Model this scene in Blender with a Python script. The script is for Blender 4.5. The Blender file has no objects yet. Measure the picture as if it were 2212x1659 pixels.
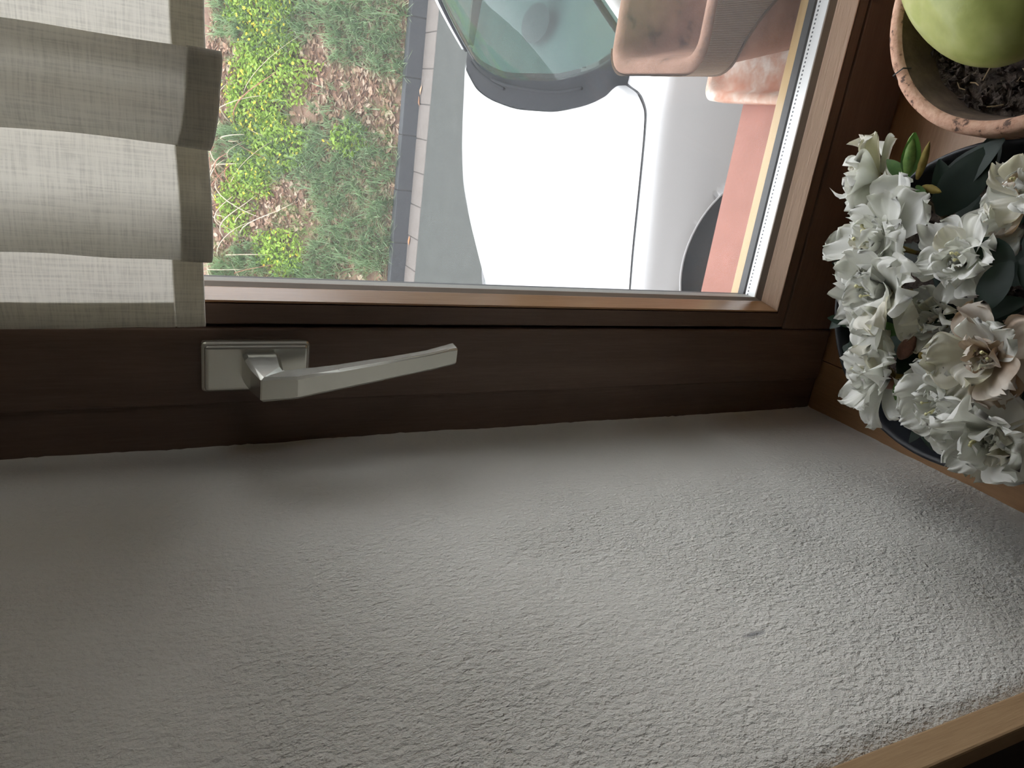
import bpy, bmesh, math, random
from mathutils import Vector, Matrix, Euler, noise

scene = bpy.context.scene
col = scene.collection
R = random.Random(7)
G = -1.85                      # street level; z = 0 is the top of the inner windowsill

# ------------------------------------------------------------------ camera
cam_d = bpy.data.cameras.new('camera')
cam = bpy.data.objects.new('camera', cam_d)
col.objects.link(cam)
cam_d.sensor_fit = 'HORIZONTAL'
cam_d.sensor_width = 36.0
cam_d.lens = 1560 / 2212 * 36.0
cam_d.clip_start = 0.02
cam_d.clip_end = 200
Mr = Matrix(((0.13406641, 0.93448688, 0.32978854),
             (-0.43310444, 0.35458017, -0.82866968),
             (-0.89131742, -0.03173611, 0.45226771)))
mw = Mr.to_4x4()
mw.translation = (0.2292, -0.48, 0.612672)
cam.matrix_world = mw
scene.camera = cam

# ------------------------------------------------------------------ sky, exposure
world = bpy.data.worlds.new('overcast_sky')
scene.world = world
world.use_nodes = True
bg = world.node_tree.nodes['Background']
bg.inputs['Color'].default_value = (0.955, 0.975, 1.0, 1)
bg.inputs['Strength'].default_value = 2.9
scene.view_settings.view_transform = 'Standard'
scene.view_settings.look = 'None'
scene.view_settings.gamma = 1.0
scene.view_settings.use_curve_mapping = False
scene.view_settings.exposure = 0.44
scene.cycles.use_denoising = True
scene.cycles.max_bounces = 6
scene.cycles.diffuse_bounces = 3
scene.cycles.glossy_bounces = 3
scene.cycles.use_adaptive_sampling = True
scene.cycles.adaptive_threshold = 0.04
scene.cycles.caustics_reflective = False
scene.cycles.caustics_refractive = False
scene.cycles.transparent_max_bounces = 24
scene.cycles.transmission_bounces = 6
scene.cycles.sample_clamp_indirect = 6.0


# ------------------------------------------------------------------ materials
def new_mat(name):
    m = bpy.data.materials.new(name)
    m.use_nodes = True
    nt = m.node_tree
    b = nt.nodes['Principled BSDF']
    return m, nt, b


def nd(nt, typ, **kw):
    n = nt.nodes.new(typ)
    for k, v in kw.items():
        if k in n.inputs:
            n.inputs[k].default_value = v
        else:
            setattr(n, k, v)
    return n


def lk(nt, a, ao, b, bi):
    nt.links.new(a.outputs[ao], b.inputs[bi])


def ramp(nt, stops):
    r = nt.nodes.new('ShaderNodeValToRGB')
    e = r.color_ramp.elements
    while len(e) < len(stops):
        e.new(0.5)
    for i, (p, c) in enumerate(stops):
        e[i].position = p
        e[i].color = (*c, 1)
    return r


def plain(name, c, rough=0.6, metal=0.0, spec=0.5, coat=0.0):
    m, nt, b = new_mat(name)
    b.inputs['Base Color'].default_value = (*c, 1)
    b.inputs['Roughness'].default_value = rough
    b.inputs['Metallic'].default_value = metal
    b.inputs['Specular IOR Level'].default_value = spec
    b.inputs['Coat Weight'].default_value = coat
    b.inputs['Coat Roughness'].default_value = 0.08
    return m


def mottled(name, stops, scale=20.0, rough=0.7, bump=0.0, bscale=None, stretch=(1, 1, 1), detail=6.0, bdist=0.002, coat=0.0, coord='Object', spec=0.4):
    """noise-driven colour and fine relief"""
    m, nt, b = new_mat(name)
    tc = nd(nt, 'ShaderNodeTexCoord')
    mp = nd(nt, 'ShaderNodeMapping')
    mp.inputs['Scale'].default_value = stretch
    lk(nt, tc, coord, mp, 'Vector')
    n = nd(nt, 'ShaderNodeTexNoise', Scale=scale, Detail=detail, Roughness=0.62)
    lk(nt, mp, 'Vector', n, 'Vector')
    r = ramp(nt, stops)
    lk(nt, n, 'Fac', r, 'Fac')
    lk(nt, r, 'Color', b, 'Base Color')
    b.inputs['Roughness'].default_value = rough
    b.inputs['Specular IOR Level'].default_value = spec
    b.inputs['Coat Weight'].default_value = coat
    b.inputs['Coat Roughness'].default_value = 0.12
    if bump:
        n2 = nd(nt, 'ShaderNodeTexNoise', Scale=bscale or scale * 3, Detail=5.0)
        lk(nt, mp, 'Vector', n2, 'Vector')
        bp = nd(nt, 'ShaderNodeBump', Strength=bump, Distance=bdist)
        lk(nt, n2, 'Fac', bp, 'Height')
        lk(nt, bp, 'Normal', b, 'Normal')
    return m


def wood(name, dark, mid, light, axis='Z', rough=0.42, coat=0.25, scale=14.0, bump=0.25):
    st = {'X': (0.06, 1, 1), 'Y': (1, 0.06, 1), 'Z': (1, 1, 0.06)}[axis]
    m, nt, b = new_mat(name)
    tc = nd(nt, 'ShaderNodeTexCoord')
    mp = nd(nt, 'ShaderNodeMapping')
    mp.inputs['Scale'].default_value = st
    lk(nt, tc, 'Object', mp, 'Vector')
    n1 = nd(nt, 'ShaderNodeTexNoise', Scale=scale * 2.2, Detail=4.0, Distortion=0.6)
    n2 = nd(nt, 'ShaderNodeTexNoise', Scale=scale * 42, Detail=5.0, Roughness=0.7)
    for n in (n1, n2):
        lk(nt, mp, 'Vector', n, 'Vector')
    mx = nd(nt, 'ShaderNodeMath', operation='MULTIPLY_ADD')
    mx.inputs[1].default_value = 0.45
    lk(nt, n2, 'Fac', mx, 0)
    sc = nd(nt, 'ShaderNodeMath', operation='MULTIPLY')
    sc.inputs[1].default_value = 0.6
    lk(nt, n1, 'Fac', sc, 0)
    lk(nt, sc, 'Value', mx, 2)
    r = ramp(nt, [(0.3, dark), (0.52, mid), (0.72, light)])
    lk(nt, mx, 'Value', r, 'Fac')
    lk(nt, r, 'Color', b, 'Base Color')
    b.inputs['Roughness'].default_value = rough
    b.inputs['Coat Weight'].default_value = coat
    b.inputs['Coat Roughness'].default_value = 0.2
    bp = nd(nt, 'ShaderNodeBump', Strength=bump, Distance=0.0006)
    lk(nt, n2, 'Fac', bp, 'Height')
    lk(nt, bp, 'Normal', b, 'Normal')
    return m


def plaster_mat():
    m, nt, b = new_mat('rough_white_plaster')
    tc = nd(nt, 'ShaderNodeTexCoord')
    mp = nd(nt, 'ShaderNodeMapping')
    mp.inputs['Scale'].default_value = (1, 1, 0.66)
    lk(nt, tc, 'Object', mp, 'Vector')
    n1 = nd(nt, 'ShaderNodeTexNoise', Scale=430.0, Detail=3.0, Roughness=0.6)
    n2 = nd(nt, 'ShaderNodeTexNoise', Scale=190.0, Detail=3.0, Roughness=0.6)
    n3 = nd(nt, 'ShaderNodeTexNoise', Scale=7.0, Detail=3.0)
    # the trowelled relief comes and goes in patches
    n4 = nd(nt, 'ShaderNodeTexNoise', Scale=9.0, Detail=2.0)
    for n in (n1, n2, n3, n4):
        lk(nt, mp, 'Vector', n, 'Vector')
    a = nd(nt, 'ShaderNodeMath', operation='MULTIPLY_ADD')
    a.inputs[1].default_value = 0.85
    lk(nt, n2, 'Fac', a, 0)
    lk(nt, n1, 'Fac', a, 2)
    st = ramp(nt, [(0.35, (0.6,) * 3), (0.62, (1.0,) * 3)])
    lk(nt, n4, 'Fac', st, 'Fac')
    # the plaster is smoothed out next to the window frame (y > -0.10)
    sx = nd(nt, 'ShaderNodeSeparateXYZ')
    lk(nt, tc, 'Object', sx, 'Vector')
    mr = nd(nt, 'ShaderNodeMapRange')
    mr.inputs['From Min'].default_value = -0.03
    mr.inputs['From Max'].default_value = -0.17
    mr.inputs['To Min'].default_value = 0.15
    mr.inputs['To Max'].default_value = 1.0
    lk(nt, sx, 'Y', mr, 'Value')
    sm = nd(nt, 'ShaderNodeMath', operation='MULTIPLY')
    lk(nt, st, 'Color', sm, 0)
    lk(nt, mr, 'Result', sm, 1)
    bp = nd(nt, 'ShaderNodeBump', Distance=0.0034)
    lk(nt, sm, 'Value', bp, 'Strength')
    lk(nt, a, 'Value', bp, 'Height')
    lk(nt, bp, 'Normal', b, 'Normal')
    r = ramp(nt, [(0.3, (0.67, 0.655, 0.61)), (0.7, (0.75, 0.735, 0.69))])
    lk(nt, n3, 'Fac', r, 'Fac')
    # one grey scuff mark on the plaster
    sub = nd(nt, 'ShaderNodeVectorMath', operation='SUBTRACT')
    sub.inputs[1].default_value = (0.0, -0.2685, 0.3331)
    lk(nt, tc, 'Object', sub, 0)
    scl = nd(nt, 'ShaderNodeVectorMath', operation='MULTIPLY')
    scl.inputs[1].default_value = (0.0, 520.0, 120.0)
    lk(nt, sub, 'Vector', scl, 0)
    ln = nd(nt, 'ShaderNodeVectorMath', operation='LENGTH')
    lk(nt, scl, 'Vector', ln, 0)
    ad = nd(nt, 'ShaderNodeMath', operation='ADD')
    lk(nt, ln, 'Value', ad, 0)
    lk(nt, n1, 'Fac', ad, 1)
    rs = ramp(nt, [(0.0, (1, 1, 1)), (0.55, (0.8,) * 3), (1.0, (0,) * 3)])
    hf = nd(nt, 'ShaderNodeMath', operation='MULTIPLY')
    hf.inputs[1].default_value = 0.6
    lk(nt, ad, 'Value', hf, 0)
    lk(nt, hf, 'Value', rs, 'Fac')
    mix = nd(nt, 'ShaderNodeMix', data_type='RGBA')
    lk(nt, rs, 'Color', mix, 'Factor')
    lk(nt, r, 'Color', mix, 6)
    mix.inputs[7].default_value = (0.30, 0.30, 0.31, 1)
    lk(nt, mix, 2, b, 'Base Color')
    b.inputs['Roughness'].default_value = 0.9
    b.inputs['Specular IOR Level'].default_value = 0.15
    return m


def glass_mat(name, tint=(0.985, 0.985, 0.985), haze=0.013, hazecol=(0.9, 0.95, 1.0)):
    m = bpy.data.materials.new(name)
    m.use_nodes = True
    nt = m.node_tree
    nt.nodes.clear()
    out = nd(nt, 'ShaderNodeOutputMaterial')
    tr = nd(nt, 'ShaderNodeBsdfTransparent', Color=(*tint, 1))
    gl = nd(nt, 'ShaderNodeBsdfGlossy', Roughness=0.0, Color=(1, 1, 1, 1))
    lw = nd(nt, 'ShaderNodeLayerWeight', Blend=0.5)
    pw = nd(nt, 'ShaderNodeMath', operation='POWER')
    pw.inputs[1].default_value = 5.0
    lk(nt, lw, 'Facing', pw, 0)
    fr = nd(nt, 'ShaderNodeMath', operation='MULTIPLY_ADD')
    fr.inputs[1].default_value = 0.9
    fr.inputs[2].default_value = 0.022
    lk(nt, pw, 'Value', fr, 0)
    m1 = nd(nt, 'ShaderNodeMixShader')
    lk(nt, fr, 'Value', m1, 0)
    lk(nt, tr, 0, m1, 1)
    lk(nt, gl, 0, m1, 2)
    tl = nd(nt, 'ShaderNodeBsdfTranslucent', Color=(*hazecol, 1))
    m2 = nd(nt, 'ShaderNodeMixShader')
    m2.inputs[0].default_value = haze
    lk(nt, m1, 0, m2, 1)
    lk(nt, tl, 0, m2, 2)
    lk(nt, m2, 0, out, 'Surface')
    return m


def sheet_mat(name, c1, c2, scale, trans, rough=0.7, spec=0.25, edge=None, tcol=None):
    """thin sheet that lets light through (petals, leaves, cloth)"""
    m, nt, b = new_mat(name)
    tc = nd(nt, 'ShaderNodeTexCoord')
    n = nd(nt, 'ShaderNodeTexNoise', Scale=scale, Detail=3.0)
    lk(nt, tc, 'Object', n, 'Vector')
    r = ramp(nt, [(0.3, c1), (0.7, c2)])
    lk(nt, n, 'Fac', r, 'Fac')
    lk(nt, r, 'Color', b, 'Base Color')
    b.inputs['Roughness'].default_value = rough
    b.inputs['Specular IOR Level'].default_value = spec
    tl = nd(nt, 'ShaderNodeBsdfTranslucent')
    if tcol:
        tl.inputs['Color'].default_value = (*tcol, 1)
    else:
        lk(nt, r, 'Color', tl, 'Color')
    mx = nd(nt, 'ShaderNodeMixShader')
    mx.inputs[0].default_value = trans
    out = nt.nodes['Material Output']
    lk(nt, b, 0, mx, 1)
    lk(nt, tl, 0, mx, 2)
    lk(nt, mx, 0, out, 'Surface')
    return m


def linen_mat(name, c, trans):
    m, nt, b = new_mat(name)
    tc = nd(nt, 'ShaderNodeTexCoord')
    fibres = []
    for st in ((60, 60, 900), (900, 900, 30)):
        mp = nd(nt, 'ShaderNodeMapping')
        mp.inputs['Scale'].default_value = st
        lk(nt, tc, 'Object', mp, 'Vector')
        n = nd(nt, 'ShaderNodeTexNoise', Scale=1.0, Detail=3.0, Roughness=0.6)
        lk(nt, mp, 'Vector', n, 'Vector')
        fibres.append(n)
    a = nd(nt, 'ShaderNodeMath', operation='ADD')
    lk(nt, fibres[0], 'Fac', a, 0)
    lk(nt, fibres[1], 'Fac', a, 1)
    r = ramp(nt, [(0.36, tuple(x * 0.80 for x in c)), (0.52, c), (0.66, tuple(min(1, x * 1.06) for x in c))])
    hf = nd(nt, 'ShaderNodeMath', operation='MULTIPLY')
    hf.inputs[1].default_value = 0.5
    lk(nt, a, 'Value', hf, 0)
    lk(nt, hf, 'Value', r, 'Fac')
    lk(nt, r, 'Color', b, 'Base Color')
    b.inputs['Roughness'].default_value = 0.95
    b.inputs['Specular IOR Level'].default_value = 0.1
    tl = nd(nt, 'ShaderNodeBsdfTranslucent')
    lk(nt, r, 'Color', tl, 'Color')
    mx = nd(nt, 'ShaderNodeMixShader')
    mx.inputs[0].default_value = trans
    lk(nt, b, 0, mx, 1)
    lk(nt, tl, 0, mx, 2)
    lk(nt, mx, 0, nt.nodes['Material Output'], 'Surface')
    bp = nd(nt, 'ShaderNodeBump', Strength=0.3, Distance=0.0004)
    lk(nt, a, 'Value', bp, 'Height')
    lk(nt, bp, 'Normal', b, 'Normal')
    return m


def weave_mat(name):
    """open burlap weave: threads in the sheet's own two directions (generated UV)"""
    m, nt, b = new_mat(name)
    uv = nd(nt, 'ShaderNodeUVMap')
    sx = nd(nt, 'ShaderNodeSeparateXYZ')
    lk(nt, uv, 'UV', sx, 'Vector')
    outs = []
    for ax in ('X', 'Y'):
        mu = nd(nt, 'ShaderNodeMath', operation='MULTIPLY')
        mu.inputs[1].default_value = 2 * math.pi / 0.0022
        lk(nt, sx, ax, mu, 0)
        s = nd(nt, 'ShaderNodeMath', operation='SINE')
        lk(nt, mu, 'Value', s, 0)
        outs.append(s)
    mx = nd(nt, 'ShaderNodeMath', operation='MAXIMUM')
    lk(nt, outs[0], 'Value', mx, 0)
    lk(nt, outs[1], 'Value', mx, 1)
    r = ramp(nt, [(0.15, (0.16, 0.11, 0.075)), (0.75, (0.52, 0.41, 0.30))])
    lk(nt, mx, 'Value', r, 'Fac')
    lk(nt, r, 'Color', b, 'Base Color')
    b.inputs['Roughness'].default_value = 0.95
    bp = nd(nt, 'ShaderNodeBump', Strength=0.6, Distance=0.0008)
    lk(nt, mx, 'Value', bp, 'Height')
    lk(nt, bp, 'Normal', b, 'Normal')
    return m


def spacer_mat():
    """aluminium spacer with a row of small breather holes"""
    m, nt, b = new_mat('aluminium_spacer')
    tc = nd(nt, 'ShaderNodeTexCoord')
    sx = nd(nt, 'ShaderNodeSeparateXYZ')
    lk(nt, tc, 'Object', sx, 'Vector')
    mu = nd(nt, 'ShaderNodeMath', operation='MULTIPLY')
    mu.inputs[1].default_value = 1 / 0.0034
    lk(nt, sx, 'X', mu, 0)
    fr = nd(nt, 'ShaderNodeMath', operation='FRACT')
    lk(nt, mu, 'Value', fr, 0)
    su = nd(nt, 'ShaderNodeMath', operation='SUBTRACT')
    su.inputs[1].default_value = 0.5
    lk(nt, fr, 'Value', su, 0)
    ab = nd(nt, 'ShaderNodeMath', operation='ABSOLUTE')
    lk(nt, su, 'Value', ab, 0)
    l1 = nd(nt, 'ShaderNodeMath', operation='LESS_THAN')
    l1.inputs[1].default_value = 0.24
    lk(nt, ab, 'Value', l1, 0)
    sy = nd(nt, 'ShaderNodeMath', operation='SUBTRACT')
    sy.inputs[1].default_value = 0.0302
    lk(nt, sx, 'Y', sy, 0)
    ay = nd(nt, 'ShaderNodeMath', operation='ABSOLUTE')
    lk(nt, sy, 'Value', ay, 0)
    l2 = nd(nt, 'ShaderNodeMath', operation='LESS_THAN')
    l2.inputs[1].default_value = 0.0008
    lk(nt, ay, 'Value', l2, 0)
    an = nd(nt, 'ShaderNodeMath', operation='MULTIPLY')
    lk(nt, l1, 'Value', an, 0)
    lk(nt, l2, 'Value', an, 1)
    mix = nd(nt, 'ShaderNodeMix', data_type='RGBA')
    lk(nt, an, 'Value', mix, 'Factor')
    mix.inputs[6].default_value = (0.86, 0.88, 0.88, 1)
    mix.inputs[7].default_value = (0.12, 0.13, 0.14, 1)
    lk(nt, mix, 2, b, 'Base Color')
    b.inputs['Roughness'].default_value = 0.45
    b.inputs['Metallic'].default_value = 0.35
    return m


MAT = {}
MAT['plaster'] = plaster_mat()
MAT['wall_paint'] = mottled('painted_wall', [(0.3, (0.62, 0.60, 0.55)), (0.7, (0.68, 0.66, 0.61))], 6, 0.9, 0.1, 120)
MAT['render'] = mottled('house_render', [(0.3, (0.24, 0.21, 0.185)), (0.7, (0.31, 0.275, 0.245))], 10, 0.95, 0.3, 150)
MAT['room_floor'] = wood('oak_floor', (0.12, 0.07, 0.04), (0.22, 0.13, 0.07), (0.30, 0.19, 0.11), 'Y')
MAT['frame'] = wood('brown_stained_frame', (0.095, 0.056, 0.038), (0.135, 0.084, 0.060), (0.175, 0.113, 0.083), 'Z', rough=0.5, coat=0.12)
MAT['frame_x'] = wood('brown_stained_rail', (0.095, 0.056, 0.038), (0.135, 0.084, 0.060), (0.175, 0.113, 0.083), 'X', rough=0.5, coat=0.12)
MAT['bead'] = wood('honey_varnished_bead', (0.24, 0.115, 0.045), (0.36, 0.19, 0.085), (0.44, 0.25, 0.12), 'Z', rough=0.28, coat=1.0)
MAT['bead_x'] = wood('honey_varnished_bead_skylit', (0.52, 0.36, 0.25), (0.66, 0.47, 0.34), (0.76, 0.56, 0.43), 'X', rough=0.5, coat=0.1, bump=0.8)  # paler copy of the bead, sky light on it painted into the wood
MAT['sill'] = wood('oak_windowsill', (0.24, 0.125, 0.055), (0.35, 0.195, 0.095), (0.43, 0.26, 0.135), 'X', rough=0.4, coat=0.3)
MAT['sill_end'] = wood('oak_windowsill_end', (0.28, 0.15, 0.068), (0.40, 0.23, 0.115), (0.48, 0.29, 0.15), 'Y', rough=0.45, coat=0.2)
MAT['trim'] = wood('oak_casing', (0.28, 0.17, 0.085), (0.38, 0.25, 0.135), (0.46, 0.32, 0.18), 'Z', rough=0.6, coat=0.05, scale=18)
MAT['outer_wood'] = wood('yellow_varnished_outer_wood', (0.48, 0.32, 0.13), (0.62, 0.43, 0.20), (0.72, 0.52, 0.28), 'X', rough=0.4, coat=0.3)
MAT['panelling'] = wood('dark_wall_panelling', (0.016, 0.010, 0.007), (0.024, 0.015, 0.010), (0.034, 0.022, 0.015), 'Z', rough=0.7, coat=0.0)
MAT['silicone'] = plain('grey_brown_silicone', (0.27, 0.215, 0.175), 0.5)
MAT['rubber'] = plain('dark_grey_seal', (0.045, 0.05, 0.055), 0.5)
MAT['spacer'] = spacer_mat()
MAT['spacer_side'] = plain('shaded_spacer_side', (0.34, 0.34, 0.31), 0.5, 0.3)  # same spacer metal, shade of the upright sides put into the colour
MAT['glass'] = glass_mat('window_glass')
MAT['handle'] = plain('champagne_anodised_aluminium', (0.66, 0.655, 0.59), 0.27, 0.85)
MAT['red_sill'] = mottled('red_outer_sill', [(0.3, (0.33, 0.125, 0.085)), (0.7, (0.41, 0.165, 0.12))], 30, 0.55, 0.15, 200, spec=0.5)
MAT['terracotta'] = mottled('terracotta', [(0.39, (0.12, 0.075, 0.06)), (0.46, (0.52, 0.30, 0.21)), (0.7, (0.66, 0.43, 0.32))], 130, 0.9, 0.3, 400, detail=8)
MAT['stained'] = mottled('soil_stained_terracotta', [(0.3, (0.09, 0.065, 0.05)), (0.7, (0.22, 0.155, 0.115))], 60, 0.95, 0.3, 300)
MAT['terracotta_old'] = mottled('weathered_terracotta', [(0.27, (0.08, 0.05, 0.04)), (0.42, (0.26, 0.15, 0.105)), (0.62, (0.34, 0.20, 0.145)), (0.8, (0.42, 0.29, 0.22))], 45, 0.9, 0.3, 300, detail=8)
MAT['limed'] = mottled('limed_terracotta', [(0.35, (0.56, 0.26, 0.17)), (0.5, (0.62, 0.42, 0.33)), (0.62, (0.78, 0.72, 0.66))], 28, 0.9, 0.3, 300)
MAT['burlap'] = weave_mat('burlap')
MAT['soil'] = mottled('dark_potting_soil', [(0.3, (0.02, 0.015, 0.012)), (0.55, (0.075, 0.056, 0.045)), (0.75, (0.19, 0.145, 0.115))], 160, 0.95, 1.0, 240, bdist=0.003)
MAT['straw'] = mottled('dry_root_fibre', [(0.3, (0.22, 0.15, 0.085)), (0.7, (0.42, 0.32, 0.20))], 60, 0.9)
MAT['dark_plastic'] = plain('black_plastic_pot', (0.012, 0.014, 0.018), 0.45)
MAT['linen'] = linen_mat('natural_linen', (0.76, 0.735, 0.66), 0.50)
MAT['thread'] = plain('cream_stitching', (0.75, 0.72, 0.62), 0.9)
MAT['petal'] = sheet_mat('white_petal', (0.80, 0.80, 0.74), (0.90, 0.90, 0.88), 1.2, 0.35, 0.75, tcol=(0.80, 0.82, 0.72))
MAT['petal_warm'] = sheet_mat('cream_petal', (0.74, 0.70, 0.58), (0.88, 0.87, 0.83), 1.2, 0.35, 0.75, tcol=(0.78, 0.76, 0.55))
MAT['petal_brown'] = sheet_mat('wilting_petal', (0.36, 0.20, 0.09), (0.78, 0.72, 0.64), 1.7, 0.3, 0.8, tcol=(0.5, 0.35, 0.2))
MAT['leaf_dark'] = sheet_mat('dark_glossy_leaf', (0.008, 0.017, 0.014), (0.016, 0.032, 0.024), 2, 0.12, 0.5, 0.28, tcol=(0.05, 0.16, 0.03))
MAT['leaf_green'] = sheet_mat('young_green_leaf', (0.045, 0.13, 0.02), (0.10, 0.24, 0.04), 2, 0.25, 0.4, 0.5)
MAT['bud_green'] = mottled('green_bud', [(0.3, (0.10, 0.22, 0.05)), (0.7, (0.26, 0.38, 0.10))], 150, 0.5)
MAT['bud_brown'] = mottled('brown_bud_scale', [(0.3, (0.10, 0.045, 0.03)), (0.55, (0.22, 0.10, 0.07)), (0.75, (0.28, 0.24, 0.10))], 120, 0.6, 0.4)
MAT['calyx'] = mottled('yellowed_calyx', [(0.3, (0.20, 0.13, 0.03)), (0.7, (0.38, 0.30, 0.08))], 120, 0.7)
MAT['stem'] = mottled('woody_stem', [(0.3, (0.06, 0.045, 0.03)), (0.7, (0.15, 0.11, 0.06))], 80, 0.85)
MAT['stamen'] = plain('yellow_anther', (0.80, 0.76, 0.42), 0.7)
MAT['fruit'] = mottled('pale_green_fruit_skin', [(0.25, (0.26, 0.30, 0.07)), (0.5, (0.40, 0.44, 0.13)), (0.75, (0.54, 0.55, 0.24))], 22, 0.42, 0.25, 45, detail=4, bdist=0.004, coat=0.15)
# outside
MAT['asphalt'] = mottled('asphalt', [(0.3, (0.062, 0.067, 0.063)), (0.7, (0.085, 0.090, 0.085))], 9, 0.9, 0.3, 260, bdist=0.004)
MAT['kerb'] = mottled('dark_kerb_stone', [(0.3, (0.060, 0.064, 0.070)), (0.7, (0.088, 0.092, 0.10))], 18, 0.85, 0.3, 160)
MAT['gutter'] = mottled('pale_gutter_stone', [(0.3, (0.16, 0.14, 0.127)), (0.7, (0.225, 0.20, 0.185))], 22, 0.9, 0.3, 160)
MAT['joint'] = plain('mortar_joint', (0.10, 0.095, 0.09), 0.95)
MAT['earth'] = mottled('bank_earth', [(0.3, (0.14, 0.085, 0.06)), (0.7, (0.34, 0.22, 0.16))], 8, 0.95, 0.6, 60, bdist=0.02)
MAT['litter'] = []
for i, c in enumerate([(0.56, 0.37, 0.27), (0.68, 0.50, 0.38), (0.44, 0.27, 0.19), (0.74, 0.60, 0.48)]):
    MAT['litter'].append(sheet_mat('dry_leaf_%d' % i, tuple(x * 0.8 for x in c), c, 20, 0.2, 0.85))
MAT['grass_a'] = sheet_mat('blue_green_blade', (0.28, 0.42, 0.21), (0.48, 0.61, 0.38), 6, 0.35, 0.35, 0.6)
MAT['grass_b'] = sheet_mat('fresh_green_blade', (0.34, 0.52, 0.18), (0.52, 0.68, 0.32), 6, 0.35, 0.35, 0.6)
MAT['herb'] = sheet_mat('bright_herb_leaf', (0.32, 0.50, 0.07), (0.52, 0.68, 0.16), 10, 0.35, 0.55, 0.4)
MAT['blossom'] = plain('yellow_blossom', (0.90, 0.72, 0.06), 0.7)
MAT['twig'] = mottled('bare_twig', [(0.3, (0.42, 0.33, 0.24)), (0.7, (0.66, 0.58, 0.46))], 20, 0.9)
MAT['twig_red'] = mottled('reddish_twig', [(0.3, (0.28, 0.12, 0.08)), (0.7, (0.42, 0.22, 0.15))], 20, 0.9)
MAT['paint'] = plain('white_car_paint', (0.70, 0.71, 0.73), 0.35, 0.0, 0.5, 0.5)
MAT['car_black'] = mottled('black_cowl_plastic', [(0.3, (0.010, 0.011, 0.014)), (0.75, (0.022, 0.024, 0.029))], 30, 0.75, spec=0.15)
MAT['seam'] = plain('grey_panel_seam', (0.16, 0.17, 0.18), 0.8)
MAT['tyre'] = mottled('tyre_rubber', [(0.3, (0.012, 0.012, 0.013)), (0.7, (0.03, 0.03, 0.032))], 20, 0.8)
MAT['rim'] = plain('silver_wheel', (0.5, 0.5, 0.52), 0.35, 0.8)
MAT['car_glass'] = glass_mat('tinted_windscreen', (0.62, 0.80, 0.76), 0.09, (0.55, 0.68, 0.68))
MAT['dash'] = mottled('grey_dashboard', [(0.3, (0.07, 0.09, 0.09)), (0.7, (0.11, 0.135, 0.135))], 10, 0.7)
MAT['dash_dark'] = plain('dark_dash_recess', (0.012, 0.016, 0.018), 0.7)
MAT['dash_pale'] = plain('pale_dash_strip', (0.55, 0.62, 0.60), 0.7)
MAT['lamp_clear'] = plain('headlamp_cover', (0.5, 0.53, 0.56), 0.1, 0.2)


# ------------------------------------------------------------------ helpers
def link(o, parent=None):
    col.objects.link(o)
    if parent is not None:
        o.parent = parent
    return o


def mesh(name, verts, faces, mat, parent=None, smooth=False, kind=None):
    me = bpy.data.meshes.new(name)
    me.from_pydata([tuple(v) for v in verts], [], faces)
    me.update()
    mats = mat if isinstance(mat, (list, tuple)) else [mat]
    for m in mats:
        me.materials.append(m)
    if smooth:
        for p in me.polygons:
            p.use_smooth = True
    o = bpy.data.objects.new(name, me)
    link(o, parent)
    if kind:
        o['kind'] = kind
    return o


def from_bm(name, bm, mat, parent=None, smooth=False):
    me = bpy.data.meshes.new(name)
    bm.normal_update()
    bm.to_mesh(me)
    bm.free()
    for m in (mat if isinstance(mat, (list, tuple)) else [mat]):
        me.materials.append(m)
    if smooth:
        for p in me.polygons:
            p.use_smooth = True
    o = bpy.data.objects.new(name, me)
    return link(o, parent)


def box(name, lo, hi, mat, parent=None, bevel=0.0, seg=2):
    bm = bmesh.new()
    bmesh.ops.create_cube(bm, size=1.0)
    for v in bm.verts:
        v.co = Vector([lo[i] + (hi[i] - lo[i]) * (v.co[i] + 0.5) for i in range(3)])
    if bevel:
        bmesh.ops.bevel(bm, geom=bm.edges[:], offset=bevel, segments=seg, affect='EDGES', profile=0.5)
    return from_bm(name, bm, mat, parent)


def grid(name, f, nu, nv, mat, parent=None, smooth=True, closed_u=False, uv=None):
    """surface f(u, v) with u, v in 0..1"""
    vs, fs = [], []
    for i in range(nu + 1):
        for j in range(nv + 1):
            vs.append(f(i / nu, j / nv))
    for i in range(nu):
        for j in range(nv):
            a = i * (nv + 1) + j
            fs.append((a, a + nv + 1, a + nv + 2, a + 1))
    o = mesh(name, vs, fs, mat, parent, smooth)
    if uv:
        l = o.data.uv_layers.new(name='UVMap')
        for p in o.data.polygons:
            for li in p.loop_indices:
                vi = o.data.loops[li].vertex_index
                l.data[li].uv = uv(vi // (nv + 1) / nu, vi % (nv + 1) / nv)
    return o


def empty(name, loc=(0, 0, 0), parent=None):
    o = bpy.data.objects.new(name, None)
    o.empty_display_size = 0.02
    o.location = loc
    return link(o, parent)


def tag(o, label=None, cat=None, group=None, kind=None):
    if label:
        o['label'] = label
    if cat:
        o['category'] = cat
    if group:
        o['group'] = group
    if kind:
        o['kind'] = kind
    return o


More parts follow.
